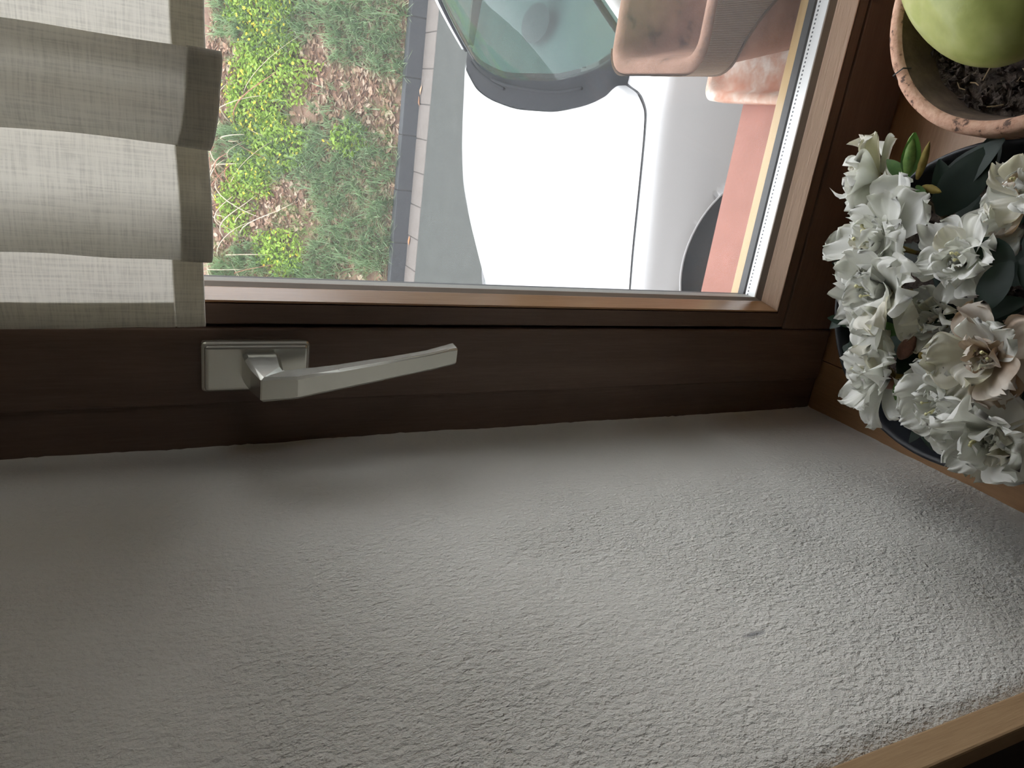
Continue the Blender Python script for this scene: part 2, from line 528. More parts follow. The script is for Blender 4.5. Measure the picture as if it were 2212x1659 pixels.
def tube_geo(pts, rad, n=8, caps=True):
    """tube around a polyline; rad a number or a list"""
    vs, fs = [], []
    P = [Vector(p) for p in pts]
    rr = rad if isinstance(rad, (list, tuple)) else [rad] * len(P)
    up = Vector((0.12, 0.31, 0.95))
    for i, p in enumerate(P):
        t = (P[min(i + 1, len(P) - 1)] - P[max(i - 1, 0)]).normalized()
        a = t.cross(up)
        if a.length < 1e-4:
            a = t.cross(Vector((1, 0, 0)))
        a.normalize()
        b = t.cross(a)
        for k in range(n):
            w = 2 * math.pi * k / n
            vs.append(p + (a * math.cos(w) + b * math.sin(w)) * rr[i])
    for i in range(len(P) - 1):
        for k in range(n):
            k2 = (k + 1) % n
            fs.append((i * n + k, i * n + k2, (i + 1) * n + k2, (i + 1) * n + k))
    if caps:
        fs.append(tuple(range(n))[::-1])
        fs.append(tuple((len(P) - 1) * n + k for k in range(n)))
    return vs, fs


def tube(name, pts, rad, mat, parent=None, n=8):
    v, f = tube_geo(pts, rad, n)
    return mesh(name, v, f, mat, parent, True)


def lathe(name, prof, mat, parent=None, n=64, center=(0, 0, 0), wob=None):
    vs, fs = [], []
    for i, (r, z) in enumerate(prof):
        for k in range(n):
            a = 2 * math.pi * k / n
            q = Vector((r * math.cos(a), r * math.sin(a), z))
            if wob:
                q = wob(q, a, i)
            vs.append(q + Vector(center))
    for i in range(len(prof) - 1):
        for k in range(n):
            k2 = (k + 1) % n
            fs.append((i * n + k, i * n + k2, (i + 1) * n + k2, (i + 1) * n + k))
    return mesh(name, vs, fs, mat, parent, True)


def hermite(xs, ys):
    """smooth monotone-ish interpolation through points sorted by x"""
    n = len(xs)
    d = [(ys[i + 1] - ys[i]) / (xs[i + 1] - xs[i]) for i in range(n - 1)]
    m = [d[0]] + [0 if d[i - 1] * d[i] <= 0 else 2 * d[i - 1] * d[i] / (d[i - 1] + d[i]) for i in range(1, n - 1)] + [d[-1]]

    def f(x):
        if x <= xs[0]:
            return ys[0] + m[0] * (x - xs[0])
        if x >= xs[-1]:
            return ys[-1] + m[-1] * (x - xs[-1])
        i = max(k for k in range(n - 1) if xs[k] <= x)
        h = xs[i + 1] - xs[i]
        t = (x - xs[i]) / h
        return ((2 * t ** 3 - 3 * t * t + 1) * ys[i] + (t ** 3 - 2 * t * t + t) * h * m[i]
                + (-2 * t ** 3 + 3 * t * t) * ys[i + 1] + (t ** 3 - t * t) * h * m[i + 1])
    return f


def nz(x, y=0.0, z=0.0):
    return noise.noise(Vector((x, y, z)))


# ================================================================== SETTING
WX1, WZ1 = 1.45, 1.25          # window opening, unseen right part widened to let in light: x 0..WX1, z 0..WZ1
YR, YO = -0.361, 0.17          # room face / street face of the outer wall

wl = empty('wall_left', (0, 0, 0))
tag(wl, kind='structure')


def reveal(u, v):
    y = YR + 0.016 + (0.0035 - (YR + 0.016)) * u
    z = -0.012 + (WZ1 + 0.02) * v
    x = 0.0012 * nz(y * 9, z * 9, 1.3) + 0.0007 * nz(y * 31, z * 31, 4.0)
    e = max(0.0, 1 - (0.0035 - y) / (0.008 + 0.0016 * nz(z * 90, 7)))      # plaster lapping onto the frame
    x += 0.0026 * e * e + 0.0011 * e * nz(z * 210, 3, 2)
    e2 = max(0.0, 1 - (y - (YR + 0.016)) / 0.012)                         # rounded front edge
    x -= 0.0042 * e2 * e2 - 0.0012 * e2 * nz(z * 210, y * 300, 5)
    e3 = max(0.0, 1 - (z + 0.004) / 0.010)                                # fillet on the sill
    x += 0.003 * e3 * e3 + 0.0008 * e3 * nz(y * 150, 9)
    return (x, y, z)


grid('plaster_face', reveal, 110, 300, MAT['plaster'], wl)
box('masonry', (-3.2, YR + 0.016, G - 0.1), (-0.012, YO - 0.012, 4.2), MAT['wall_paint'], wl)
box('room_face', (-2.0, YR, -0.95), (-0.601, YR + 0.016, 1.75), MAT['wall_paint'], wl)

wr = empty('wall_right', (WX1, 0, 0))
tag(wr, kind='structure')
box('masonry', (0.0, YR, G - 0.1), (1.6, YO - 0.012, 4.2), MAT['wall_paint'], wr)
tag(box('wall_below', (-0.012, YR + 0.02, G - 0.1), (WX1, YO - 0.014, -0.036), MAT['wall_paint']), kind='structure')
tag(box('wall_above', (-0.012, YR, WZ1), (WX1, YO - 0.014, 4.2), MAT['wall_paint']), kind='structure')
fa = empty('wall_facade', (0, YO, 0))  # unseen dark facing, added to cut light bounced onto the car
tag(fa, kind='structure')
for lo, hi in (((-3.2, -0.0115, G), (-0.012, 0, 4.2)), ((WX1, -0.0115, G), (3.05, 0, 4.2)),
               ((-0.0119, -0.0115, G), (WX1 - 0.0001, 0, -0.032)), ((-0.0119, -0.0115, WZ1), (WX1 - 0.0001, 0, 4.2))):
    box('render_coat', lo, hi, MAT['render'], fa)
# the room behind the camera; opening added in its right wall for fill light
tag(box('floor', (-2.0, -4.0, -1.0), (2.3, YR, -0.95), MAT['room_floor']), kind='structure')
tag(box('ceiling', (-2.0, -4.0, 1.75), (2.3, YR, 1.80), MAT['wall_paint']), kind='structure')
tag(box('wall_back', (-2.0, -4.05, -0.95), (2.3, -4.0, 1.75), MAT['wall_paint']), kind='structure')
tag(box('wall_far', (-2.05, -4.0, -0.95), (-2.0, YR, 1.75), MAT['wall_paint']), kind='structure')
ws = empty('wall_side', (2.3, -1.75, 0))
tag(ws, kind='structure')
for lo, hi in (((0, -2.25, -0.95), (0.05, -0.25, 1.75)), ((0, 0.25, -0.95), (0.05, 1.39, 1.75)),
               ((0, -0.25, -0.95), (0.05, 0.25, -0.20)), ((0, -0.25, 0.45), (0.05, 0.25, 1.75))):
    box('wall_panel', lo, hi, MAT['wall_paint'], ws)

# casing strip on the room edge of the reveal
t1 = empty('trim_1', (0, YR, 0))
tag(t1, kind='structure')
box('casing_strip', (-0.0105, 0.0, -0.035), (0.0008, 0.0152, 1.5), MAT['trim'], t1, 0.0012)
box('wall_panelling', (-0.60, 0.0015, -0.95), (-0.0106, 0.0155, 1.5), MAT['panelling'], t1, 0.001)

# ------------------------------------------------------------------ inner windowsill
sill = empty('windowsill', (0, 0, 0))
tag(sill, 'brown oak windowsill carrying the two flowerpots', 'windowsill', kind='structure')
box('end_board', (-0.011, YR - 0.035, -0.034), (0.0517, 0.0012, 0.0), MAT['sill_end'], sill, 0.0008)
for k, (y0, y1) in enumerate(((-0.130, 0.0012), (-0.262, -0.1304), (YR - 0.035, -0.2624))):
    box('board', (0.0524, y0, -0.034), (WX1, y1, 0.0), MAT['sill'], sill, 0.0006)

# ------------------------------------------------------------------ window
win = empty('window_1', (0, 0, 0))
tag(win, kind='structure')
FY = 0.0                       # fixed frame face
SY = -0.004                    # sash face
TOP = WZ1
# fixed frame
box('jamb', (-0.004, FY, 0.0), (0.070, 0.068, TOP), MAT['frame'], win, 0.0015)
box('jamb', (WX1 - 0.070, FY, 0.0), (WX1, 0.068, TOP), MAT['frame'], win, 0.0015)
box('frame_head', (0.070, FY, TOP - 0.07), (WX1 - 0.070, 0.068, TOP), MAT['frame_x'], win, 0.0015)
box('frame_sill', (0.070, FY + 0.012, -0.03), (WX1 - 0.070, 0.062, 0.040), MAT['frame_x'], win, 0.0015)
# sash
x0, x1 = 0.0325, WX1 - 0.0325
z0, z1 = 0.0035, TOP - 0.0325
gx0, gx1 = 0.0855, WX1 - 0.0855
gz0, gz1 = 0.0705, TOP - 0.0855
box('stile', (x0, SY, z0), (gx0, 0.012, z1), MAT['frame'], win, 0.0016)
box('stile', (gx1, SY, z0), (x1, 0.012, z1), MAT['frame'], win, 0.0016)
box('bottom_rail', (gx0 + 0.0004, SY, z0), (gx1 - 0.0004, 0.012, gz0), MAT['frame_x'], win, 0.0014)
box('top_rail', (gx0 + 0.0004, SY, gz1), (gx1 - 0.0004, 0.012, z1), MAT['frame_x'], win, 0.0014)


def ring(name, prof_side, prof_bot, mats, rect, smooth=False):
    """four mitred mouldings around rect (x0, x1, z0, z1); profiles are (inset, y) lists"""
    X0, X1, Z0, Z1 = rect
    out = []
    n = len(prof_side)
    for side in range(4):
        vs = []
        for i in range(n):
            ds, y = prof_side[i]
            db, yb = prof_bot[i]
            xa, xb, za, zb = X0 + ds, X1 - ds, Z0 + db, Z1 - ds
            if side == 0:
                e = ((xa, y, za), (xa, y, zb))
            elif side == 1:
                e = ((xb, y, za), (xb, y, zb))
            elif side == 2:
                e = ((xa, yb, za), (xb, yb, za))
            else:
                e = ((xa, y, zb), (xb, y, zb))
            vs += e
        fs = [(2 * i, 2 * i + 1, 2 * i + 3, 2 * i + 2) for i in range(n - 1)]
        fs.append((2 * n - 2, 2 * n - 1, 1, 0))
        o = mesh(name, vs, fs, mats[0 if side < 2 else 1], win, smooth)
        bm = bmesh.new()
        bm.from_mesh(o.data)
        bmesh.ops.recalc_face_normals(bm, faces=bm.faces[:])
        bm.to_mesh(o.data)
        bm.free()
        out.append(o)
    return out


# flat moulding beyond the groove, glazing bead, silicone, spacer, outer wood
ring('inner_moulding', [(0.0, 0.016), (0.0012, SY + 0.0015), (0.0022, SY), (0.0150, SY), (0.0152, 0.016)],
     [(0.0, 0.016), (0.0010, SY + 0.0015), (0.0018, SY), (0.0116, SY), (0.0118, 0.016)],
     (MAT['frame'], MAT['frame_x']), (gx0 + 0.0010, gx1 - 0.0010, gz0 + 0.0009, gz1 - 0.0010))
ring('glazing_bead', [(0.0, 0.0135), (0.0, SY + 0.0012), (0.0008, SY + 0.0002), (0.0020, SY + 0.0002), (0.0072, 0.0095), (0.0076, 0.0135)],
     [(0.0, 0.0135), (0.0, SY + 0.0012), (0.0006, SY + 0.0002), (0.0016, SY + 0.0002), (0.0090, 0.0105), (0.0092, 0.0135)],
     (MAT['bead'], MAT['bead_x']), (0.1018, WX1 - 0.1018, 0.0830, TOP - 0.1018))
ring('silicone_seal', [(0.0, 0.016), (0.0, 0.0098), (0.0030, 0.0145), (0.0030, 0.016)],
     [(0.0, 0.016), (0.0, 0.0108), (0.0050, 0.0146), (0.0050, 0.016)],
     (MAT['silicone'], MAT['silicone']), (0.1086, WX1 - 0.1086, 0.0918, TOP - 0.1086))
ring('spacer_bar', [(0.0, 0.0188), (0.0070, 0.0188), (0.0070, 0.0332), (0.0, 0.0332)],
     [(0.0, 0.0188), (0.0070, 0.0188), (0.0070, 0.0332), (0.0, 0.0332)],
     (MAT['spacer_side'], MAT['spacer']), (0.1030, WX1 - 0.1030, 0.0846, TOP - 0.1030))
ring('outer_seal', [(0.0, 0.0368), (0.0064, 0.0368), (0.0064, 0.0446), (0.0, 0.0446)],
     [(0.0, 0.0368), (0.0062, 0.0368), (0.0056, 0.0446), (0.0, 0.0446)],
     (MAT['rubber'], MAT['rubber']), (0.1020, WX1 - 0.1020, 0.0846, TOP - 0.1020))
ring('outer_moulding', [(0.0, 0.0447), (0.0300, 0.0447), (0.0290, 0.0560), (0.0, 0.0620)],
     [(0.0, 0.0447), (0.0492, 0.0447), (0.0470, 0.0560), (0.0, 0.0620)],
     (MAT['outer_wood'], MAT['outer_wood']), (0.0740, WX1 - 0.0740, 0.0410, TOP - 0.0740))
box('glass_pane', (0.1035, 0.0150, 0.0850), (WX1 - 0.1035, 0.0187, TOP - 0.1035), MAT['glass'], win)
box('glass_pane', (0.1025, 0.0333, 0.0850), (WX1 - 0.1025, 0.0367, TOP - 0.1025), MAT['glass'], win)

# handle: rosette with stepped rim, square neck, tapered lever hanging down
hb = box('window_handle', (0.0440, SY - 0.0075, 0.5130), (0.0785, SY + 0.0005, 0.5810), MAT['handle'], win, 0.003, 3)
hb['label'] = 'champagne metal window handle'
box('rosette_cover', (0.0458, SY - 0.0105, 0.5150), (0.0767, SY - 0.006, 0.5790), MAT['handle'], hb, 0.0022, 3)


def lever():
    # rectangular sections along a path: (centre, half width x, half depth along the section's other side, direction)
    path = [((0.0625, SY - 0.004, 0.5455), 0.0100, 0.0115, 'y'),
            ((0.0625, SY - 0.020, 0.5455), 0.0096, 0.0110, 'y'),
            ((0.0618, SY - 0.034, 0.5450), 0.0088, 0.0096, 'y'),
            ((0.0612, SY - 0.0435, 0.5425), 0.0080, 0.0105, 'd'),
            ((0.0625, SY - 0.0440, 0.5285), 0.0074, 0.0085, 'z'),
            ((0.0640, SY - 0.0440, 0.5180), 0.0072, 0.0068, 'z'),
            ((0.0660, SY - 0.0435, 0.5030), 0.0070, 0.0057, 'z'),
            ((0.0700, SY - 0.0408, 0.4720), 0.0066, 0.0050, 'z'),
            ((0.0742, SY - 0.0372, 0.4400), 0.0063, 0.0048, 'z'),
            ((0.0762, SY - 0.0345, 0.4270), 0.0062, 0.0056, 'z'),
            ((0.0772, SY - 0.0325, 0.4195), 0.0061, 0.0068, 'z')]
    vs, fs = [], []
    bv = 0.22
    for (c, hx, hz, d) in path:
        c = Vector(c)
        if d == 'y':
            e = Vector((0, 0, 1))
        elif d == 'd':
            e = Vector((0, -0.62, 0.78)).normalized()
        else:
            e = Vector((0, -1, 0.10)).normalized()
        ex = Vector((1, 0, 0.0))
        for sx, sz in ((-1, -1 + bv), (-1, 1 - bv), (-1 + bv, 1), (1 - bv, 1), (1, 1 - bv), (1, -1 + bv), (1 - bv, -1), (-1 + bv, -1)):
            vs.append(c + ex * hx * sx + e * hz * sz)
    for i in range(len(path) - 1):
        for k in range(8):
            k2 = (k + 1) % 8
            fs.append((i * 8 + k, i * 8 + k2, (i + 1) * 8 + k2, (i + 1) * 8 + k))
    fs.append(tuple(range(8)))
    fs.append(tuple((len(path) - 1) * 8 + k for k in range(8)))
    o = mesh('lever', vs, fs, MAT['handle'], hb)
    bm = bmesh.new()
    bm.from_mesh(o.data)
    bmesh.ops.recalc_face_normals(bm, faces=bm.faces[:])
    bmesh.ops.bevel(bm, geom=[e for e in bm.edges if e.calc_face_angle(0) > 0.9], offset=0.0006, segments=2, affect='EDGES')
    bm.to_mesh(o.data)
    bm.free()
    return o


lever()

# ------------------------------------------------------------------ outer windowsill
osl = empty('outer_windowsill', (0, 0.06, 0))
tag(osl, 'red painted outer windowsill below the window glass', 'windowsill', kind='structure')
vs = [(-0.05, 0.0, 0.004), (WX1 + 0.05, 0.0, 0.004), (WX1 + 0.05, 0.138, -0.002), (-0.05, 0.138, -0.002),
      (WX1 + 0.05, 0.139, -0.03), (-0.05, 0.139, -0.03), (-0.05, 0.0, -0.03), (WX1 + 0.05, 0.0, -0.03)]
mesh('sill_slab', vs, [(0, 1, 2, 3), (3, 2, 4, 5), (5, 4, 7, 6), (6, 7, 1, 0), (0, 3, 5, 6), (1, 7, 4, 2)], MAT['red_sill'], osl)

# ================================================================== CURTAIN
cur = empty('curtain', (0.2, -0.03, 0.58))
tag(cur, 'pleated natural linen curtain hanging over the upper window', 'curtain')
# cross-section of the pleated cloth (x, y) from its free left edge to the right
CS = [(0.0905, -0.018), (0.112, -0.026), (0.133, -0.028), (0.152, -0.026), (0.163, -0.0245), (0.158, -0.0285), (0.145, -0.033), (0.1365, -0.038),
      (0.1405, -0.0425), (0.156, -0.043), (0.176, -0.041), (0.196, -0.037), (0.212, -0.034), (0.222, -0.035), (0.216, -0.039), (0.205, -0.044), (0.1985, -0.050),
      (0.2025, -0.056), (0.214, -0.060), (0.228, -0.056), (0.240, -0.058), (0.2455, -0.053), (0.240, -0.046), (0.2325, -0.0405), (0.236, -0.036),
      (0.252, -0.035), (0.275, -0.036), (0.300, -0.040), (0.330, -0.036), (0.352, -0.030), (0.346, -0.040), (0.338, -0.046), (0.350, -0.052), (0.385, -0.050), (0.42, -0.046)]


def cs_eval(t):
    n = len(CS) - 1
    s = min(t * n, n - 1e-6)
    i = int(s)
    f = s - i
    p = [Vector((*CS[max(0, min(n, i + k))], 0)) for k in (-1, 0, 1, 2)]
    return 0.5 * ((2 * p[1]) + (-p[0] + p[2]) * f + (2 * p[0] - 5 * p[1] + 4 * p[2] - p[3]) * f * f + (-p[0] + 3 * p[1] - 3 * p[2] + p[3]) * f ** 3)


ZB, ZT = 0.579, 1.16


def bottom(t):
    return ZB + 0.0022 * math.sin(t * 19) - 0.004 * max(0, 1 - abs(t - 0.62) / 0.18)


def cloth(t, z, off=0.0):
    p = cs_eval(t)
    d = (cs_eval(min(1, t + 0.002)) - cs_eval(max(0, t - 0.002))).normalized()
    nrm = Vector((d.y, -d.x, 0))
    k = (z - ZB) / 0.4
    w = 0.0012 * nz(t * 14, z * 22, 2) + 0.0006 * nz(t * 40, z * 30, 8)
    q = p + nrm * (off + w)
    return Vector((q.x - 0.004 * k + 0.003 * nz(t * 6, z * 5, 1) - 0.2, q.y + 0.004 * k + 0.03, z - 0.58))


def strip(name, t0, t1, za, zb, off, nt, nzv, mat):
    def f(u, v):
        t = t0 + (t1 - t0) * u
        lo = za(t) if callable(za) else za
        hi = zb(t) if callable(zb) else zb
        return cloth(t, lo + (hi - lo) * v, off)
    return grid(name, f, nt, nzv, mat, cur)


strip('cloth_panel', 0, 1, bottom, ZT, 0, 300, 60, MAT['linen'])
HEM = 0.0165
grid('cloth_panel', lambda u, v: (0.215 + 0.945 * u, -0.014 + 0.009 * math.sin(u * 64) + 0.004 * math.sin(u * 150), -0.001 + (ZT - ZB) * v), 320, 12, MAT['linen'], cur)  # unseen cloth added to block light over the rest of the window
strip('bottom_hem', 0, 1, lambda t: bottom(t) - 0.0006, lambda t: bottom(t) + HEM, -0.0006, 300, 4, MAT['linen'])
strip('bottom_hem', 0, 1, lambda t: bottom(t) - 0.0004, lambda t: bottom(t) + HEM - 0.001, 0.0006, 300, 4, MAT['linen'])
strip('side_hem', 0, 0.0240, lambda t: bottom(t) + HEM, ZT, -0.0006, 16, 60, MAT['linen'])
strip('side_hem', 0, 0.0235, lambda t: bottom(t) + HEM, ZT, 0.0006, 16, 60, MAT['linen'])
# running stitches above the bottom hem
sv, sf = [], []
for k in range(330):
    t = (k + 0.5) / 330
    z = bottom(t) + HEM - 0.0012
    for sgn in (-1,):
        a, b = cloth(t - 0.0007, z, sgn * 0.0011), cloth(t + 0.0007, z, sgn * 0.0011)
        n = len(sv)
        up_ = Vector((0, 0, 0.0003))
        sv += [a - up_, b - up_, b + up_, a + up_]
        sf.append((n, n + 1, n + 2, n + 3))
tag(mesh('stitching', sv, sf, MAT['thread'], cur), kind='stuff')

# ================================================================== PLANTER OUTSIDE
def rrect(cx, cy, hx, hy, r, n=6):
    pts = []
    for (sx, sy, a0) in ((1, 1, 0), (-1, 1, 90), (-1, -1, 180), (1, -1, 270)):
        for k in range(n + 1):
            a = math.radians(a0 + 90 * k / n)
            pts.append((cx + sx * (hx - r) + r * math.cos(a), cy + sy * (hy - r) + r * math.sin(a)))
    return pts


def loft_rings(rings):
    """rings: list of (points2d, z); returns verts, faces"""
    vs, fs = [], []
    n = len(rings[0][0])
    for pts, z in rings:
        vs += [Vector((p[0], p[1], z)) for p in pts]
    for i in range(len(rings) - 1):
        for k in range(n):
            k2 = (k + 1) % n
            fs.append((i * n + k, i * n + k2, (i + 1) * n + k2, (i + 1) * n + k))
    return vs, fs


PCX, PCY = 0.590, 0.152        # planter centre
pl = empty('window_box', (PCX, PCY, 0.016))
tag(pl, 'empty terracotta window box wrapped in burlap on the outer sill', 'planter')
PH = 0.150
HX, HY = 0.2925, 0.0765
rings = [(rrect(0, 0, HX - 0.05, HY - 0.030, 0.02), 0.0), (rrect(0, 0, HX - 0.045, HY - 0.026, 0.02), 0.004),
         (rrect(0, 0, HX - 0.004, HY - 0.004, 0.024), PH - 0.016), (rrect(0, 0, HX, HY, 0.026), PH - 0.008),
         (rrect(0, 0, HX - 0.001, HY - 0.001, 0.026), PH - 0.002), (rrect(0, 0, HX - 0.005, HY - 0.005, 0.022), PH),
         (rrect(0, 0, HX - 0.012, HY - 0.012, 0.018), PH - 0.001), (rrect(0, 0, HX - 0.0155, HY - 0.0155, 0.016), PH - 0.006),
         (rrect(0, 0, HX - 0.055, HY - 0.040, 0.012), 0.016), (rrect(0, 0, HX - 0.059, HY - 0.044, 0.010), 0.013)]
v, f = loft_rings(rings)
n = len(rings[0][0])
f.append(tuple(range(n))[::-1])
f.append(tuple((len(rings) - 1) * n + k for k in range(n)))
mesh('box_body', v, f, MAT['terracotta_old'], pl, True)
# crumbs of old soil left inside
cv, cf = [], []
for k in range(150):
    x = -HX + 0.05 + R.random() ** 2.5 * 0.28
    side = R.random()
    y = R.uniform(-HY + 0.052, HY - 0.052) if side < 0.6 else R.uniform(-HY + 0.046, -HY + 0.056)
    z = 0.0135 if side < 0.6 else 0.0135 + R.uniform(0, 0.004)
    s = R.uniform(0.0012, 0.005)
    c = Vector((x + 0.012, y, z))
    n0 = len(cv)
    for d in ((1, 0, 0), (-1, 0, 0), (0, 1, 0), (0, -1, 0), (0, 0, 1), (0, 0, -0.3)):
        cv.append(c + Vector(d) * s * R.uniform(0.6, 1.3))
    for (a, b) in ((0, 2), (2, 1), (1, 3), (3, 0)):
        cf.append((n0 + a, n0 + b, n0 + 4))
        cf.append((n0 + b, n0 + a, n0 + 5))
tag(mesh('soil_crumbs', cv, cf, MAT['soil'], pl), kind='stuff')


def burlap(u, v):
    # around the near and end faces; u along the perimeter, v from the rim down
    per = rrect(0, 0, HX + 0.0022, HY + 0.0022, 0.027, 8)
    # choose start at far right going over the left end to near right
    pts = per[9:] + per[:9]
    L = [0]
    for a, b in zip(pts, pts[1:]):
        L.append(L[-1] + math.dist(a, b))
    s = u * L[-1]
    i = max(k for k in range(len(L) - 1) if L[k] <= s + 1e-9)
    i = min(i, len(pts) - 2)
    t = (s - L[i]) / max(1e-9, L[i + 1] - L[i])
    x = pts[i][0] + (pts[i + 1][0] - pts[i][0]) * t
    y = pts[i][1] + (pts[i + 1][1] - pts[i][1]) * t
    near = max(0.0, min(1.0, (x + HX - 0.012) / 0.085)) if y < 0 else max(0.0, min(1.0, (x + HX - 0.012) / 0.085)) * 0.9
    drop = (0.034 + 0.052 * near * near * (3 - 2 * near)) * v
    taper = (PH - 0.002 - drop - 0.0) / PH
    kx = 1 - 0.10 * (1 - taper)
    ky = 1 - 0.20 * (1 - taper)
    w = 0.0012 * nz(x * 40, y * 40, drop * 60)
    return (x * kx, y * ky + w, PH - 0.002 - drop - 0.004 * v * (1 + nz(x * 20, y * 20, 3)))


grid('burlap_wrap', burlap, 160, 20, MAT['burlap'], pl, True, uv=lambda u, v: (u * 1.42, v * 0.10))
# rolled selvedge along the lower edge of the wrap
v_, f_ = tube_geo([burlap(k / 120, 1.0) for k in range(121)], 0.0016, 6)
mesh('burlap_selvedge', v_, f_, MAT['burlap'], pl, True)

sc_ = empty('planter_saucer', (PCX, PCY, 0.003))
tag(sc_, 'terracotta saucer with white lime crust under the window box', 'saucer')
SXH, SYH = 0.300, 0.0835
rings = [(rrect(0, 0, SXH - 0.012, SYH - 0.012, 0.012), 0.0), (rrect(0, 0, SXH, SYH, 0.014), 0.002), (rrect(0, 0, SXH, SYH, 0.014), 0.022),
         (rrect(0, 0, SXH - 0.003, SYH - 0.003, 0.012), 0.024), (rrect(0, 0, SXH - 0.009, SYH - 0.009, 0.01), 0.023),
         (rrect(0, 0, SXH - 0.014, SYH - 0.014, 0.01), 0.0128)]
v, f = loft_rings(rings)
n = len(rings[0][0])
f.append(tuple(range(n))[::-1])
f.append(tuple((len(rings) - 1) * n + k for k in range(n)))
mesh('saucer_body', v, f, MAT['limed'], sc_, True)

# ================================================================== TERRACOTTA POT WITH FRUIT
TP = (0.3505, -0.173)
tp = empty('terracotta_pot', (*TP, 0))
tag(tp, 'round terracotta pot with a cracked rim beside the white azalea', 'flowerpot')
RR, RZ = 0.0862, 0.145
prof = [(0.0, 0.0), (0.056, 0.0), (0.058, 0.002), (0.0765, 0.098), (0.0768, 0.102), (0.0825, 0.103), (0.0855, 0.106), (RR, 0.140), (RR - 0.001, 0.1435), (RR - 0.004, RZ),
        (RR - 0.0075, RZ - 0.0005), (RR - 0.0092, RZ - 0.003)]


def crack(q, a, i):
    da = (a - math.radians(128) + math.pi) % (2 * math.pi) - math.pi
    if i >= 7 and i <= 11 and abs(da) < 0.05:
        s = 1 - 0.006 * max(0, 1 - abs(da) / 0.05)
        return Vector((q.x * s, q.y * s, q.z - 0.002 * max(0, 1 - abs(da) / 0.05)))
    return q


lathe('pot_body', prof, MAT['terracotta'], tp, 128, wob=crack)
lathe('inner_wall', [(RR - 0.0092, RZ - 0.003), (RR - 0.0105, RZ - 0.008), (RR - 0.0150, 0.116), (RR - 0.020, 0.095)], MAT['stained'], tp, 96)
# the fine crack itself: a dark sliver across the rim
ca = math.radians(127)
cpts = [(RR + 0.0004, 0.118), (RR + 0.0004, 0.140), (RR - 0.0005, 0.1445), (RR - 0.004, RZ + 0.0003), (RR - 0.0085, RZ), (RR - 0.0108, 0.140)]
v_, f_ = tube_geo([(r * math.cos(ca + 0.02 * nz(i * 3.3)), r * math.sin(ca + 0.02 * nz(i * 3.3)), z) for i, (r, z) in enumerate(cpts)], 0.0005, 5)
mesh('rim_crack', v_, f_, MAT['rubber'], tp)


def soil_disc(name, rad, zc, amp, mat, parent, seed, n=60):
    vs, fs = [], []
    rings_ = 26
    for i in range(rings_ + 1):
        r = rad * i / rings_
        for k in range(n):
            a = 2 * math.pi * k / n
            x, y = r * math.cos(a), r * math.sin(a)
            h = amp * (nz(x * 90, y * 90, seed) + 0.8 * nz(x * 210, y * 210, seed + 3) + 0.5 * nz(x * 420, y * 420, seed + 5))
            vs.append((x, y, zc + h))
    for i in range(rings_):
        for k in range(n):
            k2 = (k + 1) % n
            fs.append((i * n + k, i * n + k2, (i + 1) * n + k2, (i + 1) * n + k))
    return mesh(name, vs, fs, mat, parent, True)


soil_disc('potting_soil', 0.0712, 0.117, 0.0042, MAT['soil'], tp, 3.0)
def crumbs(n, rad, zc, parent, seed, big=0.0034):
    rnd = random.Random(seed)
    v, f = [], []
    for k in range(n):
        a, r = rnd.uniform(0, 6.283), rad * math.sqrt(rnd.random())
        c = Vector((r * math.cos(a), r * math.sin(a), zc + rnd.uniform(-0.001, 0.003)))
        s_ = rnd.uniform(0.0008, big)
        n0 = len(v)
        for d in ((1, 0, 0), (-1, 0, 0), (0, 1, 0), (0, -1, 0), (0, 0, 1), (0, 0, -1)):
            v.append(c + Vector([q * rnd.uniform(0.5, 1.4) + rnd.uniform(-0.3, 0.3) for q in d]) * s_)
        for (a_, b_) in ((0, 2), (2, 1), (1, 3), (3, 0)):
            f += [(n0 + a_, n0 + b_, n0 + 4), (n0 + b_, n0 + a_, n0 + 5)]
    tag(mesh('soil_crumbs', v, f, MAT['soil'], parent), kind='stuff')


crumbs(1100, 0.0695, 0.118, tp, 5)
sv, sf = [], []
for k in range(170):
    a, r = R.uniform(0, 6.283), 0.066 * math.sqrt(R.random())
    c = Vector((r * math.cos(a), r * math.sin(a), 0.1195 + R.uniform(0, 0.003)))
    d = Vector((R.uniform(-1, 1), R.uniform(-1, 1), R.uniform(-0.15, 0.35))).normalized()
    ln = R.uniform(0.003, 0.013) if k > 14 else R.uniform(0.015, 0.03)
    m_ = c + d * ln * 0.5 + Vector((R.uniform(-1, 1), R.uniform(-1, 1), R.uniform(0, 0.5))) * 0.0015
    e_ = c + d * ln
    if math.hypot(e_.x, e_.y) > 0.069:
        continue
    v_, f_ = tube_geo([c, m_, e_], R.uniform(0.0002, 0.0005), 4, False)
    n0 = len(sv)
    sv += v_
    sf += [tuple(q + n0 for q in ff) for ff in f_]
tag(mesh('root_fibres', sv, sf, MAT['straw'], tp), kind='stuff')

# the pale green fruit lying on the soil
fr = empty('green_fruit', (0.352, -0.172, 0.117))
tag(fr, 'large pale green fruit lying on dark soil in the terracotta pot', 'fruit')


def fruit(u, v):
    th = math.pi * u
    ph = 2 * math.pi * v
    ax = -math.cos(th)
    r = math.sin(th) ** 0.92 * (0.050 + 0.009 * ax)
    furrow = 1 - 0.05 * abs(math.sin(2.5 * ph)) ** 8 * math.sin(th) - 0.018 * nz(math.cos(ph) * 2.2, math.sin(ph) * 2.2, ax * 2.4)
    p = Vector((ax * 0.066, r * furrow * math.cos(ph), r * furrow * math.sin(ph) * 0.92))
    return p


fm = grid('fruit_body', fruit, 40, 48, MAT['fruit'], fr)
fm.rotation_euler = (0.2, 0.22, math.radians(35))
fm.location = (0.006, 0.004, 0.0490)

